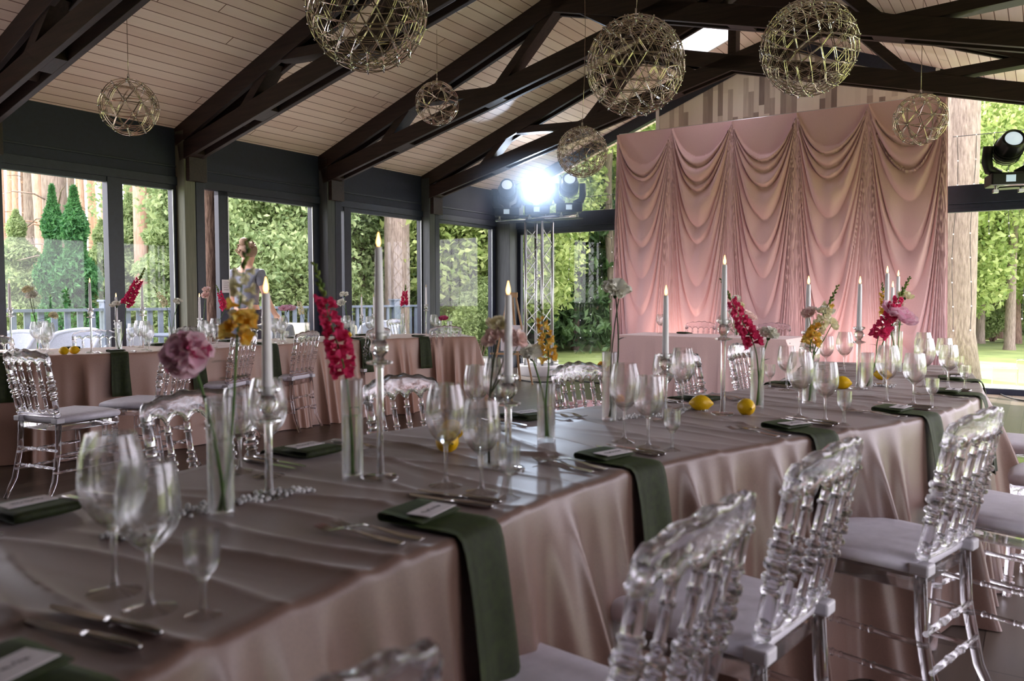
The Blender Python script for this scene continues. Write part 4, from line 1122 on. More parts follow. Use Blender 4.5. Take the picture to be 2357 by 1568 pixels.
def lemon_fn():
    o = thing('lemon', 'x', 'lemon'); r = .031
    prof = [(.001,-.044),(.005,-.043),(.009,-.038),(.019,-.030),(.028,-.015),(.0315,0),(.029,.014),(.021,.028),(.011,.037),(.007,.042),(.004,.045),(.001,.0455)]
    MB().lathe(prof, 24).xf(Matrix.Translation((0,0,.0305)) @ Matrix.Rotation(PI/2, 4, 'X')).build('peel', 'lemon', o)
    MB().lathe([(.001,0),(.0035,.0005),(.003,.003),(.001,.0035)], 8).xf(Matrix.Translation((0,-.0435,.0305)) @ Matrix.Rotation(PI/2, 4, 'X')).build('stem_end', 'lemon_tip', o)
    return o
lemon = Kind(lemon_fn)
def fork_fn():
    mb = MB(); pts = [(0,0,.003),(0,.05,.004),(0,.10,.009),(0,.13,.010),(0,.148,.006)]
    def strip(pts, ws, th=.0022, x0=0):
        vs = []
        for (x, y, z), w_ in zip(pts, ws): vs += [(x0+x-w_,y,z-th/2),(x0+x+w_,y,z-th/2),(x0+x+w_,y,z+th/2),(x0+x-w_,y,z+th/2)]
        n = len(pts); mb.add(vs, [(i*4+k,i*4+(k+1)%4,(i+1)*4+(k+1)%4,(i+1)*4+k) for i in range(n-1) for k in range(4)]+[(3,2,1,0),tuple((n-1)*4+k for k in range(4))])
    strip(pts, [.0085,.007,.0035,.005,.012]); 
    for k in range(4): strip([(0,.147,.006),(0,.165,.003),(0,.182,.005),(0,.197,.009)], [.0019,.0017,.0016,.0007], x0=-.0092+k*.0062)
    o = mb.build('fork', 'steel', None, 'auto', .0006); tag(o, 'x', 'fork'); return o
def knife_fn():
    o = thing('table_knife', 'x', 'knife')
    MB().tube([(0,0,.006),(0,.01,.006),(0,.05,.006),(0,.088,.006),(0,.098,.005)], [.003,.0065,.0062,.0052,.004], 8).build('handle', 'steel', o)
    pts = [(-.004,.096),(-.0075,.12),(-.009,.17),(-.006,.20),(.004,.212),(.006,.19),(.0055,.096)]
    n = len(pts); MB().add([(x,y,.0042) for x,y in pts]+[(x,y,.0058) for x,y in pts], [tuple(range(n-1,-1,-1)),tuple(range(n,2*n))]+[(i,(i+1)%n,n+(i+1)%n,n+i) for i in range(n)]).build('blade', 'steel', o, False)
    return o
fork = Kind(fork_fn); knife = Kind(knife_fn)
def napkin_fn():
    """local: +y towards the table middle, origin on the table edge; a folded strip lying on the cloth and hanging over the edge"""
    W_ = .062; th = .005; mb = MB(); path = []
    for k in range(9):                                           # rolled inner end
        a = PI*.5+PI*(1-k/8)*1.0+PI; path.append((.158+.011*math.cos(a-PI*0)*-1, .013+.011*math.sin(a)*-1 if False else .013-.011*math.sin(a)))
    path = [(.06,.0125),(.10,.0155),(.13,.0175),(.155,.018)]+[(.158+.0075*math.cos(math.radians(t)), .0105+.0075*math.sin(math.radians(t))) for t in (70,40,10,-20,-50,-80)]
    path += [(.14,.0030),(.10,.0035),(.05,.0045),(.0,.0055),(-.018,.003),(-.030,-.008),(-.037,-.03),(-.047,-.08),(-.057,-.14),(-.066,-.21),(-.073,-.28),(-.078,-.325)]
    P_ = [Vector((0,y,z)) for y, z in path]; n = len(P_); nx = 9; vs = []
    for side in (1, -1):
        for i, p in enumerate(P_):
            d = (P_[min(i+1,n-1)]-P_[max(i-1,0)]).normalized(); nr = Vector((0,-d.z,d.y))
            hang = max(0, -p.z)
            for j in range(nx):
                x = -W_+2*W_*j/(nx-1); x2 = x*(1+.25*hang)+.004*math.sin(i*.9+j)*min(1,hang*6)
                q = p+nr*(side*th/2*(1 if 0 < j < nx-1 else .3)) + Vector((x2,0,0)) - Vector((0,.008*math.sin(j*1.1+1)*min(1,hang*4),0)); vs.append(q)
    fs = []
    for sd in range(2):
        o_ = sd*n*nx
        for i in range(n-1):
            for j in range(nx-1):
                a = (o_+i*nx+j, o_+i*nx+j+1, o_+(i+1)*nx+j+1, o_+(i+1)*nx+j); fs.append(a if sd else a[::-1])
    for i in range(n-1):
        for j in (0, nx-1): fs.append((i*nx+j, (i+1)*nx+j, n*nx+(i+1)*nx+j, n*nx+i*nx+j))
    for i in (0, n-1): fs += [(i*nx+j, i*nx+j+1, n*nx+i*nx+j+1, n*nx+i*nx+j) for j in range(nx-1)]
    mb.add(vs, fs); o = mb.build('velvet_napkin', 'velvet', None, True); tag(o, 'x', 'napkin'); return o
napkin = Kind(napkin_fn)
CARDN = [0]
def card_fn():
    o = thing('name_card', 'x', 'card')
    MB().box(-.047,-.026,0,.047,.026,.0012).build('card', 'paper', o, False)
    r_ = random.Random(2); wmb = MB(); x = -.030; pts = []
    for k in range(46):
        t = k/45; pts.append((-.03+.06*t+.0025*math.sin(k*1.7), .003*math.sin(k*2.1)+(.006 if k in (2,3,17,18,33) else 0)-(.004 if k in (10,11,28) else 0), .0016))
    wmb.tube(pts, .00028, 4); wmb.build('handwriting', 'ink', o, False); return o
card = Kind(card_fn)
def beads(ps, label, fr, zf, n=34):
    rr = random.Random(len(label)); mb = MB(); path = cr(ps, 14); L = plen(path); c0 = path[len(path)//2]
    k = 0
    for strand in range(3):
        s = rr.uniform(0,.01)
        while s < L:
            p, t = sample(path, s); r = rr.uniform(.0042,.0058); x = (strand-1)*.009+.012*math.sin(s*40+strand*2)+rr.uniform(-.003,.003)
            q = p+Vector((t.y,-t.x,0))*x; q = on(fr, zf, q, r*.92+(.006 if rr.random() < .25 else 0)); mb.ball(q-Vector((c0.x,c0.y,0)), r, 8, 6); s += .0105
    o = mb.build('bead_garland', 'bead', None, True); o.location = (c0.x, c0.y, 0); tag(o, label, 'bead garland')
# ---------------------------------------------------------------- flowers
def petal(mb, base, dirv, side, L, W_, cup, ruf, rr, nu=5, nv=5):
    up = dirv.cross(side).normalized(); ph = rr.uniform(0,6)
    def fn(u, v):
        x = (u-.5)*2; w_ = W_*math.sin(min(1,v*1.15+.12)*PI*.62)
        return base+dirv*(L*v*(1-.12*x*x*v))+side*(x*w_)+up*(cup*L*(v*v)*.6-cup*w_*x*x*.8+ruf*L*math.sin(x*5+ph)*v*v)
    mb.grid(fn, nu, nv)
def rdir(rr, zmin=-.3):
    while True:
        v = Vector((rr.gauss(0,1), rr.gauss(0,1), rr.gauss(0,1))).normalized()
        if v.z > zmin: return v
def ruffled(rr, R_, n, flat=.75, ruf=.16, zmin=-.35):
    mb = MB()
    for k in range(n):
        d = rdir(rr, zmin); s_ = d.cross(Vector((rr.gauss(0,1),rr.gauss(0,1),rr.gauss(0,1)))).normalized()
        b0 = d*R_*rr.uniform(.15,.35); L = R_*rr.uniform(.6,.8); petal(mb, b0, d, s_, L, R_*rr.uniform(.3,.45), rr.uniform(.2,.7), ruf, rr, 7, 4)
    mb.v = [(x,y,z*flat) for x,y,z in mb.v]; return mb
def cupped(rr, R_, layers=4, flat=.8):
    mb = MB()
    for l in range(layers):
        n = 5+2*l; el = math.radians(80-l*62/max(1,layers-1)*1.15)
        for k in range(n):
            a = 2*PI*k/n+l*.5+rr.uniform(-.15,.15); e = el+rr.uniform(-.12,.12)
            d = Vector((math.cos(a)*math.cos(e), math.sin(a)*math.cos(e), math.sin(e))); s_ = Vector((-math.sin(a), math.cos(a), 0))
            petal(mb, Vector((0,0,-R_*.25))+Vector((math.cos(a),math.sin(a),0))*R_*.10*l, d, s_, R_*(.75+.12*l), R_*(.30+.08*l), .75, .05, rr, 6, 6)
    mb.v = [(x,y,z*flat) for x,y,z in mb.v]; return mb
def leafblade(mb, p, d, L, W_, rr):
    d = d.normalized(); s_ = d.cross(Vector((0,0,1))); s_ = s_.normalized() if s_.length > .1 else Vector((1,0,0)); up = s_.cross(d)
    mb.grid(lambda u, v: p+d*(L*v)+s_*((u-.5)*2*W_*math.sin(v*PI*.92+.08))+up*(-.35*L*v*v+.25*W_*abs(u-.5)), 4, 6)
def orient(mb, p, ax):
    q = Vector((0,0,1)).rotation_difference(ax.normalized()); mb.xf(Matrix.Translation(p) @ q.to_matrix().to_4x4()); return mb
def stem_path(a, b_, bend=.02, n=8):
    a, b_ = Vector(a), Vector(b_); s_ = (b_-a).cross(Vector((0,1,0))).normalized()
    return [a.lerp(b_, i/n)+s_*(bend*math.sin(i/n*PI)) for i in range(n+1)]
def bloom(kind, foot, head, R_, m, label, axis=(0,-.25,1), seed=1, stem='stem', cat='flower', bend=.015, leaves=1, m2=None, nblooms=1, second=None, side=None):
    rr = random.Random(seed); foot = Vector(foot); o = thing({'peony':'peony','carnation':'carnation','lisianthus':'lisianthus','ranunculus':'ranunculus'}[kind], label, cat, foot)
    h = Vector(head)-foot; ax = Vector(axis).normalized()
    pth = stem_path((0,0,.014), h-ax*R_*.35, bend); MB().tube(pth, [.0028]*(len(pth)-1)+[.0022], 7).build('stem', stem, o)
    def head_mb(p, r, mm, ax, name='blossom'):
        if kind == 'carnation': mb = ruffled(rr, r, 52, .72, .14)
        elif kind == 'peony':
            mb = MB()
            for k in range(64):
                d = rdir(rr, -.45); s_ = d.cross(Vector((rr.gauss(0,1),rr.gauss(0,1),rr.gauss(0,1)))).normalized()
                petal(mb, d*r*rr.uniform(.45,.6), (d*.75+s_.cross(d)*.65).normalized(), s_, r*rr.uniform(.45,.62), r*rr.uniform(.34,.5), rr.uniform(-.9,-.4), .07, rr, 7, 5)
            mb.ball((0,0,0), r*.62, 16, 10)
        elif kind == 'lisianthus': mb = cupped(rr, r, 3, .9)
        else: mb = cupped(rr, r, 5, .7)
        orient(mb, p, ax).build(name, mm, o, True)
        if kind == 'peony':
            c = ruffled(rr, r*1.02, 9, .95, .16, -.2); orient(c, p, ax).build('inner_petals', m2 or mm, o, True)
    head_mb(h, R_, m, ax)
    if second:
        for (dp, r2, mm, a2) in second:
            q = h+Vector(dp); MB().tube([pth[len(pth)//2], (pth[len(pth)//2]+q)/2+Vector((.004,0,0)), q], .0018, 6).build('stem', stem, o); head_mb(q, r2, mm, Vector(a2).normalized())
    cal = MB().lathe([(.002,-.018),(.007,-.012),(.009,0),(.004,.004)], 10); orient(cal, h-ax*R_*.32, ax).build('calyx', 'leafg', o)
    if leaves:
        lf = MB()
        for k in range(leaves):
            i = rr.randrange(3, len(pth)-2); a = rr.uniform(0,6.3); leafblade(lf, pth[i], Vector((math.cos(a),math.sin(a),.7)), rr.uniform(.025,.045), .007, rr)
        lf.build('leaf', 'leafg', o)
    return o
def snapdragon(foot, top, low, label, m, seed=1, tipm='bud', m2=None, r=.021, leaves=3, bend=.012, dens=1.0):
    """flower spike from low (lowest floret) to top (tip)"""
    rr = random.Random(seed); foot = Vector(foot); o = thing('snapdragon', label, 'flower', foot)
    lo_ = Vector(low)-foot; tp_ = Vector(top)-foot; ax = (tp_-lo_); L = ax.length; ax.normalize()
    pth = cr([(0,0,.014), lo_*.5+Vector((bend,0,0)), lo_, lo_.lerp(tp_, .5)+Vector((-bend*.3,0,0)), tp_], 6)
    n = len(pth); MB().tube(pth, [.0034-(.0024*i/n) for i in range(n)], 7).build('stem', 'stem', o)
    sx = ax.cross(Vector((0,1,.2))).normalized(); sy = ax.cross(sx)
    nf = int(L/.0062*dens); pm = MB(); pm2 = MB(); bm = MB()
    for k in range(nf):
        t = k/nf; a = k*2.4+rr.uniform(-.3,.3); size = r*(1.1-.75*t)*rr.uniform(.85,1.15)
        rad = sx*math.cos(a)+sy*math.sin(a); p = lo_+ax*(L*t)
        if t < .68:
            d = (rad+ax*rr.uniform(-.2,.25)).normalized(); tgt = pm2 if (m2 and t < .3+rr.uniform(-.15,.15)) or (m2 and rr.random() < .2) else pm
            b0 = p+d*.003; tube_end = b0+d*size*.75; s_ = d.cross(ax).normalized(); u_ = s_.cross(d)
            tgt.tube([b0, b0+d*size*.35, tube_end], [.003,size*.22,size*.30], 7, cap=False)
            for e, (cs, cu, L2) in enumerate(((-.55,.75,.75),(.55,.75,.75),(-.9,-.25,.6),(.9,-.25,.6),(0,-.9,.75))):
                dd = (d*.55+s_*cs*.8+u_*cu*.8).normalized(); s2 = dd.cross(d).normalized()
                petal(tgt, tube_end-d*size*.1, dd, s2, size*L2, size*.42, -.35, .12, rr, 5, 4)
        else:
            q = p+rad*size*.35+ax*size*.2; orient(MB().ball((0,0,0), size*.42, 7, 5, (.8,.8,1.35)), q, (rad*.6+ax)).build if False else None
            b_ = MB().ball((0,0,0), max(.0022,size*.40), 7, 5, (.8,.8,1.4)); orient(b_, q, (rad*.6+ax)); bm.add(b_.v, b_.f)
    pm.build('florets', m, o, True); bm.build('buds', tipm, o, True)
    if m2: pm2.build('lower_florets', m2, o, True)
    if leaves:
        lf = MB()
        for k in range(leaves):
            i = rr.randrange(n//3, n//2+2); a = rr.uniform(0,6.3); leafblade(lf, pth[min(i,n-1)], Vector((math.cos(a),math.sin(a),.5)), rr.uniform(.03,.05), .009, rr)
        lf.build('leaf', 'leafg', o)
    return o
# ================================================================ chairs
chair_back(1472,1268,1724,1136,'clear crystal chair, nearest complete back on the right side of the front table')
chair_back(1806,1084,1984,1012,'clear crystal chair, second complete back right of the front table')
chair_back(2172,985,2310,945,'clear crystal chair, farthest of three complete backs right of the front table')
def chair_at(x, y, rz, label): return chair(Vector((x,y,0)), rz, label)
chair_at(-.40,.76,math.radians(52),'clear crystal chair cut by the bottom edge, its crest corner and seat showing')
chair_at(1.70,2.62,math.radians(38),'fourth crystal chair along the front table, back hidden beyond the right edge')
chair_at(2.26,3.15,math.radians(48),'fifth crystal chair along the front table, cut by the right edge')
chair_at(2.62,3.85,math.radians(58),'sixth crystal chair along the front table, behind the cut-off seats')
chair_back(600,905,292,940,'crystal chair on the far side of the front table, behind the tall peony vase')
chair_back(1008,872,832,893,'crystal chair on the far side of the front table, behind the tallest candle')
chair_back(1396,843,1264,858,'crystal chair on the far side of the front table, left of the white carnation vase')
chair_back(1612,816,1546,828,'crystal chair seen almost edge-on, left one in front of the pale pleated table')
chair_back(1728,798,1676,806,'crystal chair seen almost edge-on, right one in front of the pale pleated table')
# left table, window side and room side
for (a, b_, c, d_, l) in [(-8,812,130,818,'crystal chair at the left edge, back towards the viewer, by the left table'),
                        (346,803,470,790,'crystal chair behind the pink peony, by the left table'),
                        (506,782,612,772,'crystal chair behind the yellow snapdragon, by the left table'),
                        (668,772,744,766,'crystal chair whose whole legs show on the boards, left of the magenta snapdragon'),
                        (830,763,910,758,'crystal chair behind the tallest candle, by the left table'),
                        (986,757,1064,755,'crystal chair nearest the far right end of the left table')]:
    chair_back(a, b_, c, d_, l)
for (a, b_, c, d_, l) in [(268,766,172,768,'crystal chair window side of the left table, before the middle wicker armchair'),
                        (470,757,404,760,'crystal chair on the window side of the left table beside the timber post'),
                        (30,778,-60,784,'crystal chair on the window side of the left table at the left edge'),
                        (640,751,585,752,'crystal chair on the window side of the left table behind the pink ranunculus'),
                        (935,738,885,740,'crystal chair on the window side of the left table by the broad grey trunk')]:
    chair_back(a, b_, c, d_, l)
for q, l in ((-3.55,'left crystal chair behind the pale pleated table'), (-2.65,'right crystal chair behind the pale pleated table')):
    p = B(q, 9.32); chair(p, BA+PI, l)
# ================================================================ place settings
ORD = ['first','second','third','fourth','fifth','sixth','seventh','eighth','ninth','tenth']
def setting(fr, zf, hw, s, side, where, full=True, hang=True, glasses=True, nforks=2, nknives=2, j=0.0, cut=True):
    """side +1: the guest sits on the right of the path direction"""
    L = fr[-1][3]; i = min(range(len(fr)), key=lambda k: abs(fr[k][3]-s)); p, t, r, _ = fr[i]
    u = t if side > 0 else -t; inn = -r if side > 0 else r          # u: guest's right hand, inn: towards the middle
    E = p + r*(side*hw); rz = math.atan2(u.y, u.x)
    rr = random.Random(int(s*100)+side)
    def pt(a, b_): 
        q = E+u*a+inn*b_; ss_, x = nearest(fr, q); return Vector((q.x, q.y, zf(ss_, x)))
    n = napkin(Vector((E.x, E.y, TH+.004)), rz, 'dark green velvet napkin, '+where)
    cp = pt(.0,.085); cp.z = TH+.0245; card(cp, rz+rr.uniform(-.08,.15)-.0, 'white handwritten name card, '+where)
    def lay(k, a, b_, rot, lab):
        q = pt(a, b_); q.z = max(q.z, pt(a, b_+.1).z, pt(a, b_+.19).z)+.0005; k(q, rz+rot, lab)
    if cut:
        for k in range(nforks): lay(fork, -.112-.038*k, .018+.012*k, rr.uniform(-.06,.06), ('inner' if k == 0 else 'outer')+' steel fork, '+where)
        for k in range(nknives): lay(knife, .125+.03*k, .03, rr.uniform(-.05,.05), ('inner' if k == 0 else 'outer')+' steel knife, '+where)
    if glasses:
        for k, (g, a, b_, nm) in enumerate(((gA,.245+j,.238,'largest wine glass'),(gB,.238+j,.138,'middle-sized wine glass'),(gC,.236+j,.062,'small liqueur glass'))):
            q = pt(a+rr.uniform(-.012,.012), b_+rr.uniform(-.004,.004)); q.z -= .0008; g(q, rr.uniform(0,6), nm+', '+where)
def sat(fr, x, y): s, _ = nearest(fr, T(x, y)); return s
for k, (x, y) in enumerate(NS):
    s = sat(nfr, x, y)
    setting(nfr, nz, HW, s, 1, '%s setting from camera, right side of front table' % ORD[k])
for k, (x, y) in enumerate(FS):
    setting(nfr, nz, HW, sat(nfr, x, y), -1, '%s setting from camera, far side of front table' % ORD[k])
for k, (x, y) in enumerate(LS):
    setting(lfr, lz, LHW, sat(lfr, x, y), 1, '%s setting from left, room side of left table' % ORD[k], cut=(k < 3), nforks=1, nknives=1)
for k, s in enumerate([1.15, 2.0, 2.85, 3.6, 4.35, 5.1]):
    if s < lL: setting(lfr, lz, LHW, s, -1, '%s setting from left, window side of left table' % ORD[k], cut=False)
for k, s in enumerate([.55, 1.35]):
    setting(sfr, sz, .38, s, -1, '%s setting on the pale pleated table' % ('left' if k == 0 else 'right'), cut=False)
# ================================================================ candles
for (x, y, hk, w_) in [(620,1145,hS,'between the peony vase and the magenta snapdragon'),(876,1103,hT,'right of the magenta snapdragon, tallest in the picture'),(1170,1082,hS,'behind the pale lisianthus, front table'),
                      (1530,972,hS,'right of the white carnation, before the drape'),(1663,955,hT,'left of the magenta snapdragon before the drape'),(1856,918,hM,'left of the yellow and white snapdragon'),
                      (1974,898,hM,'left of the far magenta snapdragon'),(2036,888,hT,'rising behind the far magenta snapdragon'),(2062,860,hT,'small in the distance right of the far magenta snapdragon'),(2050,856,hM,'lowest of the cluster behind the far magenta snapdragon')]:
    candle(nearp(x, y), hk, 'lit white taper candle, '+w_, 'clear crystal candle holder, '+w_)
for (x, y, hk, w_) in [(26,806,hT,'far left of the left table'),(211,812,hT,'left table, left of the first mullion'),(270,800,hS,'left table, in front of the first mullion'),(330,800,hT,'left table, right of the first magenta snapdragon'),
                      (461,790,hS,'left table, in front of the brown trunk'),(606,782,hS,'left table, behind the near candle'),(833,772,hS,'left table, left one before the third window'),(861,770,hS,'left table, right one before the third window'),(981,770,hT,'left table, right end, against the grey post')]:
    candle(leftp(x, y), hk, 'tall pale taper candle, '+w_, 'clear crystal candle holder, '+w_, lit=x < 600)
# ================================================================ lemons, beads
for (x, y, rz, w_) in [(1029,1046,.4,'whole lemon on the front table in front of the wine glasses at the centre'),(1613,948,1.3,'larger left lemon of the pair before the drape'),(1717,957,.1,'right lemon of the pair before the drape, tip towards us'),
                      (1938,897,.8,'lemon on the far part of the front table left of the pearl string'),(2031,876,1.2,'lemon behind the wine glasses at the far end of the front table'),(1040,1012,1.0,'lemon glimpsed through the big glass behind the central lemon')]:
    lemon(nearp(x, y), rz, w_)
for (x, y, rz, w_) in [(147,817,1.2,'left lemon of the pair on the left table'),(171,815,1.5,'right lemon of the pair on the left table'),(803,777,.5,'lemon on the left table behind the magenta snapdragon')]: lemon(leftp(x, y), rz, w_)
def bp(pts): return [T(x, y) for x, y in pts]
beads(bp([(235,1240),(330,1245),(385,1200),(450,1188),(475,1170)]), 'clear bead garland curling behind the nearest wine glasses', nfr, nz)
beads(bp([(545,1170),(600,1160),(610,1145),(660,1145),(715,1132)]), 'clear bead garland right of the peony vase foot', nfr, nz)
beads(bp([(1425,968),(1480,962),(1540,958),(1590,945),(1625,950)]), 'clear bead garland running from the carnation vase to the lemons', nfr, nz)
beads(bp([(1960,895),(2010,890),(2060,893)]), 'clear bead garland at the foot of the far magenta snapdragon', nfr, nz)
# ================================================================ vases and flowers
def vas(k, x, y, lab, base=nearp): p = base(x, y); k(p, 0, lab); return p
def at(p, x, y, dy=0): return P(x, y, p.y+dy)
v = vas(vT, 510, 1192, 'tall clear vase with the peony and the yellow snapdragon, front left')
bloom('peony', v+Vector((.006,0,0)), at(v,432,818,-.02), .046, 'pink', 'big soft pink peony leaning left from the front left vase', (-.45,-.35,.75), 3, m2='deeppink', bend=-.01)
snapdragon(v+Vector((-.004,.004,0)), at(v,571,545), at(v,546,775), 'yellow and cream snapdragon rising from the front left vase', 'cream', 5, m2='yellow', r=.0235, bend=.006, leaves=6, dens=.85)
v = vas(vT, 812, 1103, 'tall clear vase holding the near magenta snapdragon')
snapdragon(v, at(v,722,602), at(v,795,858), 'near magenta snapdragon, tallest pink spike in the picture', 'magenta', 7, r=.026, bend=.005, leaves=1)
v = vas(vS, 1126, 1078, 'short clear vase among the wine glasses at the centre, holding the pale lisianthus')
bloom('lisianthus', v, at(v,1148,745), .030, 'cream', 'cream and pale pink lisianthus cluster above the central wine glasses', (0,-.3,1), 4, 'stemdark', bend=.01, second=[((.028,0,-.032),.030,'blush',(.5,-.5,.6)),((-.018,-.01,-.035),.026,'blush',(-.6,-.5,.5)),((.055,.0,-.038),.022,'blush',(.8,-.3,.3))])
v = vas(vM, 1257, 1015, 'clear vase holding the yellow snapdragon at the centre')
snapdragon(v, at(v,1240,690), at(v,1263,825), 'yellow snapdragon at the centre, left of the crystal chair', 'yellow', 9, r=.020, m2=None, bend=-.004)
bloom('carnation', v+Vector((.006,0,0)), at(v,1222,812), .036, 'white', 'white carnation beside the central yellow snapdragon', (-.2,-.4,.9), 5, bend=-.01)
v = vas(vT, 1402, 971, 'tall clear vase holding the white carnation on two dark stems')
o = bloom('carnation', v, at(v,1418,666), .050, 'white', 'large white carnation standing high on dark stems before the drape', (.1,-.3,1), 6, 'stemdark', bend=-.02)
MB().tube(stem_path((.006,.004,.014), Vector(at(v,1426,676))-v, .012), .0024, 6).build('stem', 'stemdark', o)
v = vas(vT, 1742, 942, 'clear vase with the magenta snapdragon before the drape')
snapdragon(v, at(v,1658,640), at(v,1735,792), 'magenta snapdragon leaning left before the drape', 'magenta', 11, r=.026, leaves=3)
bloom('carnation', v+Vector((.008,0,0)), at(v,1772,768), .037, 'white', 'greenish white carnation right of the magenta snapdragon before the drape', (.2,-.3,1), 8)
v = vas(vM, 1862, 930, 'clear vase with the yellow and white snapdragon')
snapdragon(v, at(v,1930,655), at(v,1866,790), 'pale yellow snapdragon leaning right, before the drape', 'cream', 12, m2='yellow', r=.026, leaves=6)
bloom('lisianthus', v+Vector((.005,.01,0)), at(v,1900,715,.05), .035, 'white', 'white lisianthus behind the pale yellow snapdragon', (.1,-.2,1), 9, second=[((-.06,.02,-.01),.028,'blush',(-.6,-.4,.6)),((.03,0,-.05),.03,'cream',(.6,-.4,.5))])
v = vas(vM, 1995, 896, 'clear vase with the far magenta snapdragon')
snapdragon(v, at(v,2096,636), at(v,2022,775), 'far magenta snapdragon leaning right over the far glasses', 'magenta', 13, r=.030, leaves=4)
bloom('ranunculus', v+Vector((.01,0,0)), at(v,2070,722), .058, 'pink', 'pale pink ranunculus right of the far magenta snapdragon', (.4,-.4,.8), 10, leaves=0)
v = vas(vT, 2064, 862, 'clear vase at the far end of the front table')
snapdragon(v, at(v,2030,650), at(v,2040,722), 'pale yellow snapdragon behind the far magenta one', 'yellow', 14, r=.024)
bloom('lisianthus', v+Vector((.008,0,0)), at(v,2085,680), .04, 'cream', 'cream lisianthus at the far end of the front table', (.2,-.3,1), 11, second=[((-.04,0,-.05),.035,'blush',(-.5,-.4,.6))])
# left table flowers
def lv(k, x, y, lab): p = leftp(x, y); k(p, 0, lab); return p
v = lv(vT, 105, 806, 'clear vase with three cream carnations, left table')
bloom('carnation', v, at(v,64,667), .046, 'cream', 'upper left cream carnation, left table', (-.2,-.3,1), 20, 'stemdark', second=[((.033,0,-.045),.048,'white',(0,-.6,.6)),((.20,0,-.21),.040,'cream',(.4,-.3,.8))])
v = lv(vT, 274, 810, 'clear vase with the magenta snapdragon and a white flower, left table')
snapdragon(v, at(v,334,617), at(v,292,700), 'magenta snapdragon leaning right, first on the left table', 'magenta', 21, r=.034, leaves=2)
bloom('lisianthus', v, at(v,266,700), .042, 'white', 'white lisianthus left of the first magenta snapdragon on the left table', (-.2,-.3,1), 22, 'stemdark', leaves=0)
v = lv(vM, 396, 797, 'clear vase with the pale yellow snapdragon in the narrow second pane')
snapdragon(v, at(v,353,661), at(v,382,702), 'pale yellow snapdragon in front of the narrow second pane', 'cream', 23, r=.022, leaves=4)
bloom('carnation', v, at(v,409,694), .040, 'white', 'white carnation left of the timber post, left table', (.1,-.3,1), 24)
v = lv(vM, 470, 788, 'clear vase in front of the brown trunk, left table')
bloom('lisianthus', v, at(v,475,666), .036, 'blush', 'peach lisianthus before the brown trunk', (0,-.5,.9), 25, second=[((-.01,0,-.055),.036,'blush',(0,-.7,.5))])
snapdragon(v, at(v,497,655), at(v,518,710), 'magenta snapdragon against the second window frame', 'magenta', 26, r=.030, leaves=0)
v = lv(vM, 651, 785, 'clear vase with the lilac ranunculus, left table')
bloom('ranunculus', v, at(v,661,710), .055, 'pink', 'lilac pink ranunculus in the second window', (0,-.2,1), 27, leaves=0)
v = lv(vM, 708, 780, 'clear vase with the small yellow snapdragon, left table')
snapdragon(v, at(v,684,680), at(v,695,722), 'small yellow snapdragon in the second window', 'cream', 28, r=.024, leaves=3)
v = lv(vM, 812, 775, 'clear vase with two white flowers, left table')
bloom('carnation', v, at(v,792,678), .050, 'white', 'pair of white carnations in the third window', (0,-.3,1), 29, second=[((-.03,0,-.09),.05,'white',(-.2,-.6,.6))])
v = lv(vT, 927, 768, 'clear vase with the magenta snapdragon by the broad trunk')
snapdragon(v, at(v,934,655), at(v,930,702), 'magenta snapdragon before the broad grey trunk', 'magenta', 30, r=.034, leaves=4)
v = lv(vM, 1035, 775, 'clear vase with one small pink flower at the right end of the left table')
bloom('ranunculus', v, at(v,1021,733), .035, 'deeppink', 'small bright pink flower at the right end of the left table', (0,-.4,.9), 31)
# pale table: low bouquet in a vase
p = B(-2.78, 8.62, TH); vM(p, 0, 'vase of the bouquet on the pale pleated table')
for k, (kd, dx, dz, r, m) in enumerate([('lisianthus',-.16,.14,.05,'blush'),('lisianthus',-.05,.20,.055,'white'),('carnation',.05,.16,.05,'white'),('ranunculus',.14,.17,.055,'blush'),('lisianthus',-.02,.36,.045,'white'),('carnation',.02,.28,.05,'cream'),('peony',-.10,.26,.05,'pink'),('lisianthus',.10,.10,.045,'blush')]):
    d = Vector((PX,PY,0)); bloom(kd, p, p+d*dx+Vector((0,-.02*(k%3),dz+.06)), r, m, '%s in the bouquet on the pale pleated table, %s' % (kd, ['lowest left','front left','front right','far right','topmost','upper middle','upper left, pink','lowest right'][k]), (dx*3,-.4,.8), 50+k, leaves=1)
# flowers and fabric on the floor before the pale table
def floor_bunch(x, y, m, label, n=3, h=.3):
    p = T(x, y, 0)
    for k in range(n):
        bloom('carnation', p+Vector((.05*k-.05,.04*(k%2),-.014)), p+Vector((.10*k-.1,-.02,h+.06*(k%2))), .055, m, label+', '+['left','middle','right'][k], (0,-.4,.9), 60+k+int(x), leaves=3)
floor_bunch(1385, 905, 'yellow', 'yellow blossom growing up from the floor left of the pale table')
floor_bunch(1425, 945, 'yellow', 'low yellow blossom on the floor before the pale table', 2, .07)
def fabric():
    p = T(1350, 945, 0); o = thing('crumpled_fabric', 'pink fabric crumpled on the floor before the pale pleated table', 'fabric', p)
    rr = random.Random(8)
    def fn(u, v):
        a = u*2*PI; r = v*.38*(1+.25*math.sin(3*a)); return Vector((math.cos(a)*r, math.sin(a)*r*.7, .005+(1-v)*.09+.035*math.sin(a*5+v*9)*(1-v*.6)*v*2+.02))
    MB().grid(fn, 60, 16, cu=True).build('cloth', 'curtain', o)
fabric()
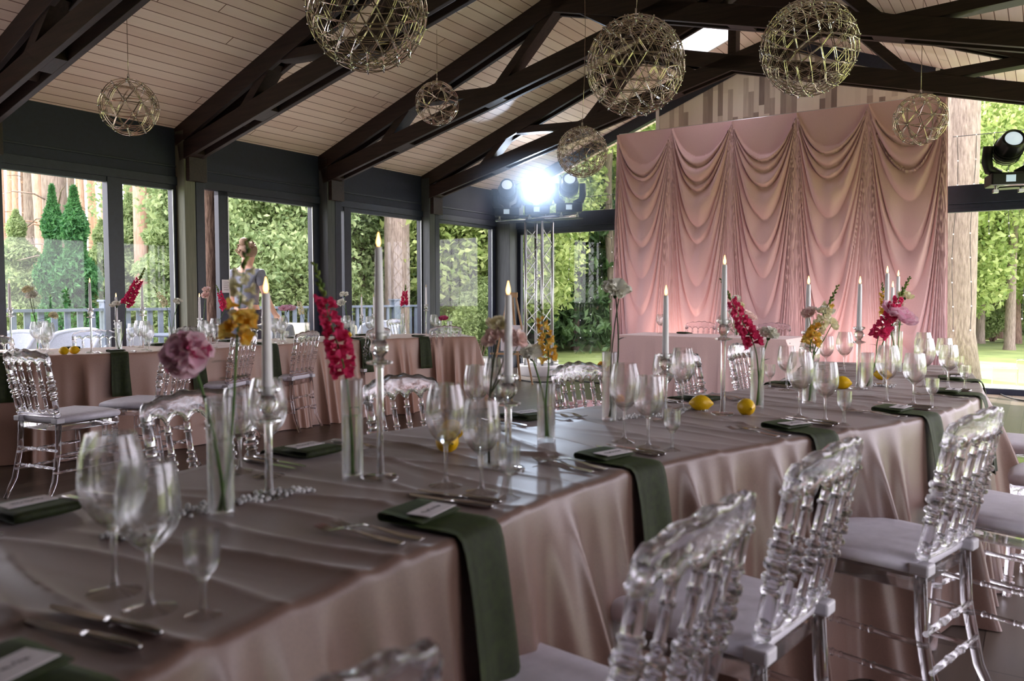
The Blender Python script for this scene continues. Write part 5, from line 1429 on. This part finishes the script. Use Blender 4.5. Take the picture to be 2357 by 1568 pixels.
# wooden easel by the far corner
def easel():
    p = T(1178, 884, 0); o = thing('wooden_easel', 'light wooden easel standing before the far left corner', 'easel', p, BA+.3)
    MB().beam((-.30,0,0),(-.05,0,1.25),.03,.02).build('leg','oak',o,False); MB().beam((.30,0,0),(.05,0,1.25),.03,.02).build('leg','oak',o,False); MB().beam((0,.42,0),(0,.0,1.25),.03,.02).build('leg','oak',o,False)
    MB().beam((-.30,-.03,.42),(.30,-.03,.42),.05,.025).build('ledge','oak',o,False); MB().box(-.08,-.02,1.2,.08,.02,1.27).build('head_block','oak',o,False)
    b_ = MB().box(-.16,-.012,0,.16,.0,.36).build('white_board','paper',None,False,.003); b_.location = p+Vector((0,-.04,.46)); b_.rotation_euler = (-.12,0,BA+.3); tag(b_, 'blank white board standing on the wooden easel', 'board')
easel()
# far right: clear acrylic boxes and cables on the bright floor
for k, (x, y, h, l) in enumerate([(2312,905,.32,'left, lower one'), (2368,905,.42,'right, taller one')]):
    p = T(x, y, 0); o = MB().box(-.14,-.10,0,.14,.10,h).build('acrylic_box','acrylic',None,False,.006); o.location = p; o.rotation_euler = (0,0,BA); tag(o, 'clear acrylic box on the floor near the right window, '+l, 'acrylic box')
cb = MB().tube(cr([T(2262,893,.01),T(2290,902,.01),T(2330,917,.01),T(2390,925,.01),T(2480,918,.01)], 8), .008, 6).build('power_cable','black'); tag(cb, 'black power cable snaking over the bright floor at the right edge', 'cable')
cb = MB().tube(cr([T(1150,862,.01),T(1185,872,.01),T(1240,880,.01),T(1310,876,.01),T(1380,882,.01)], 8), .009, 6).build('power_cable','black'); tag(cb, 'black power cable around the foot of the corner tower', 'cable')
# hours notice on the second window frame
n_ = MB().box(-.055,-.003,-.075,.055,.0,.075).build('door_notice','paper',None,False); tag(n_, 'small white notice stuck on the second window frame', 'notice')
n_.location = B(WQ+.022, 5.83, 1.2+.13); n_.rotation_euler = (0,0,BA+PI/2)
wmb = MB()
for k in range(5): wmb.box(-.035,-.0045,.045-.022*k,.035-.01*(k%2),-.003,.049-.022*k)
wmb.build('notice_lines','ink',n_,False)
# light curtains: thin cables with tiny bulbs outside the gable windows
def lights(q, s, h, label, seed):
    rr = random.Random(seed); o = thing('string_lights', label, 'string lights', B(q, s, 0), BA); mb = MB(); bb = MB()
    for k in range(9):
        x = -.8+k*.2; L = rr.uniform(1.2, 2.6); pts = [(x+.02*math.sin(z*3+k), 0, h-z) for z in [L*i/8 for i in range(9)]]
        mb.tube(pts, .0035, 4)
        for p in pts[::1]: bb.ball(Vector(p), .010, 5, 4)
    mb.tube([(-.85,0,h),(.85,0,h)], .005, 4)
    mb.build('cable', 'black', o, False); bb.build('bulb', 'whitebase', o)
lights(-6.0, 12.0, 2.9, 'dark string lights hanging outside left of the pink drape', 1)
lights(-.2, 12.0, 3.3, 'pale string lights hanging outside right of the pink drape', 2)
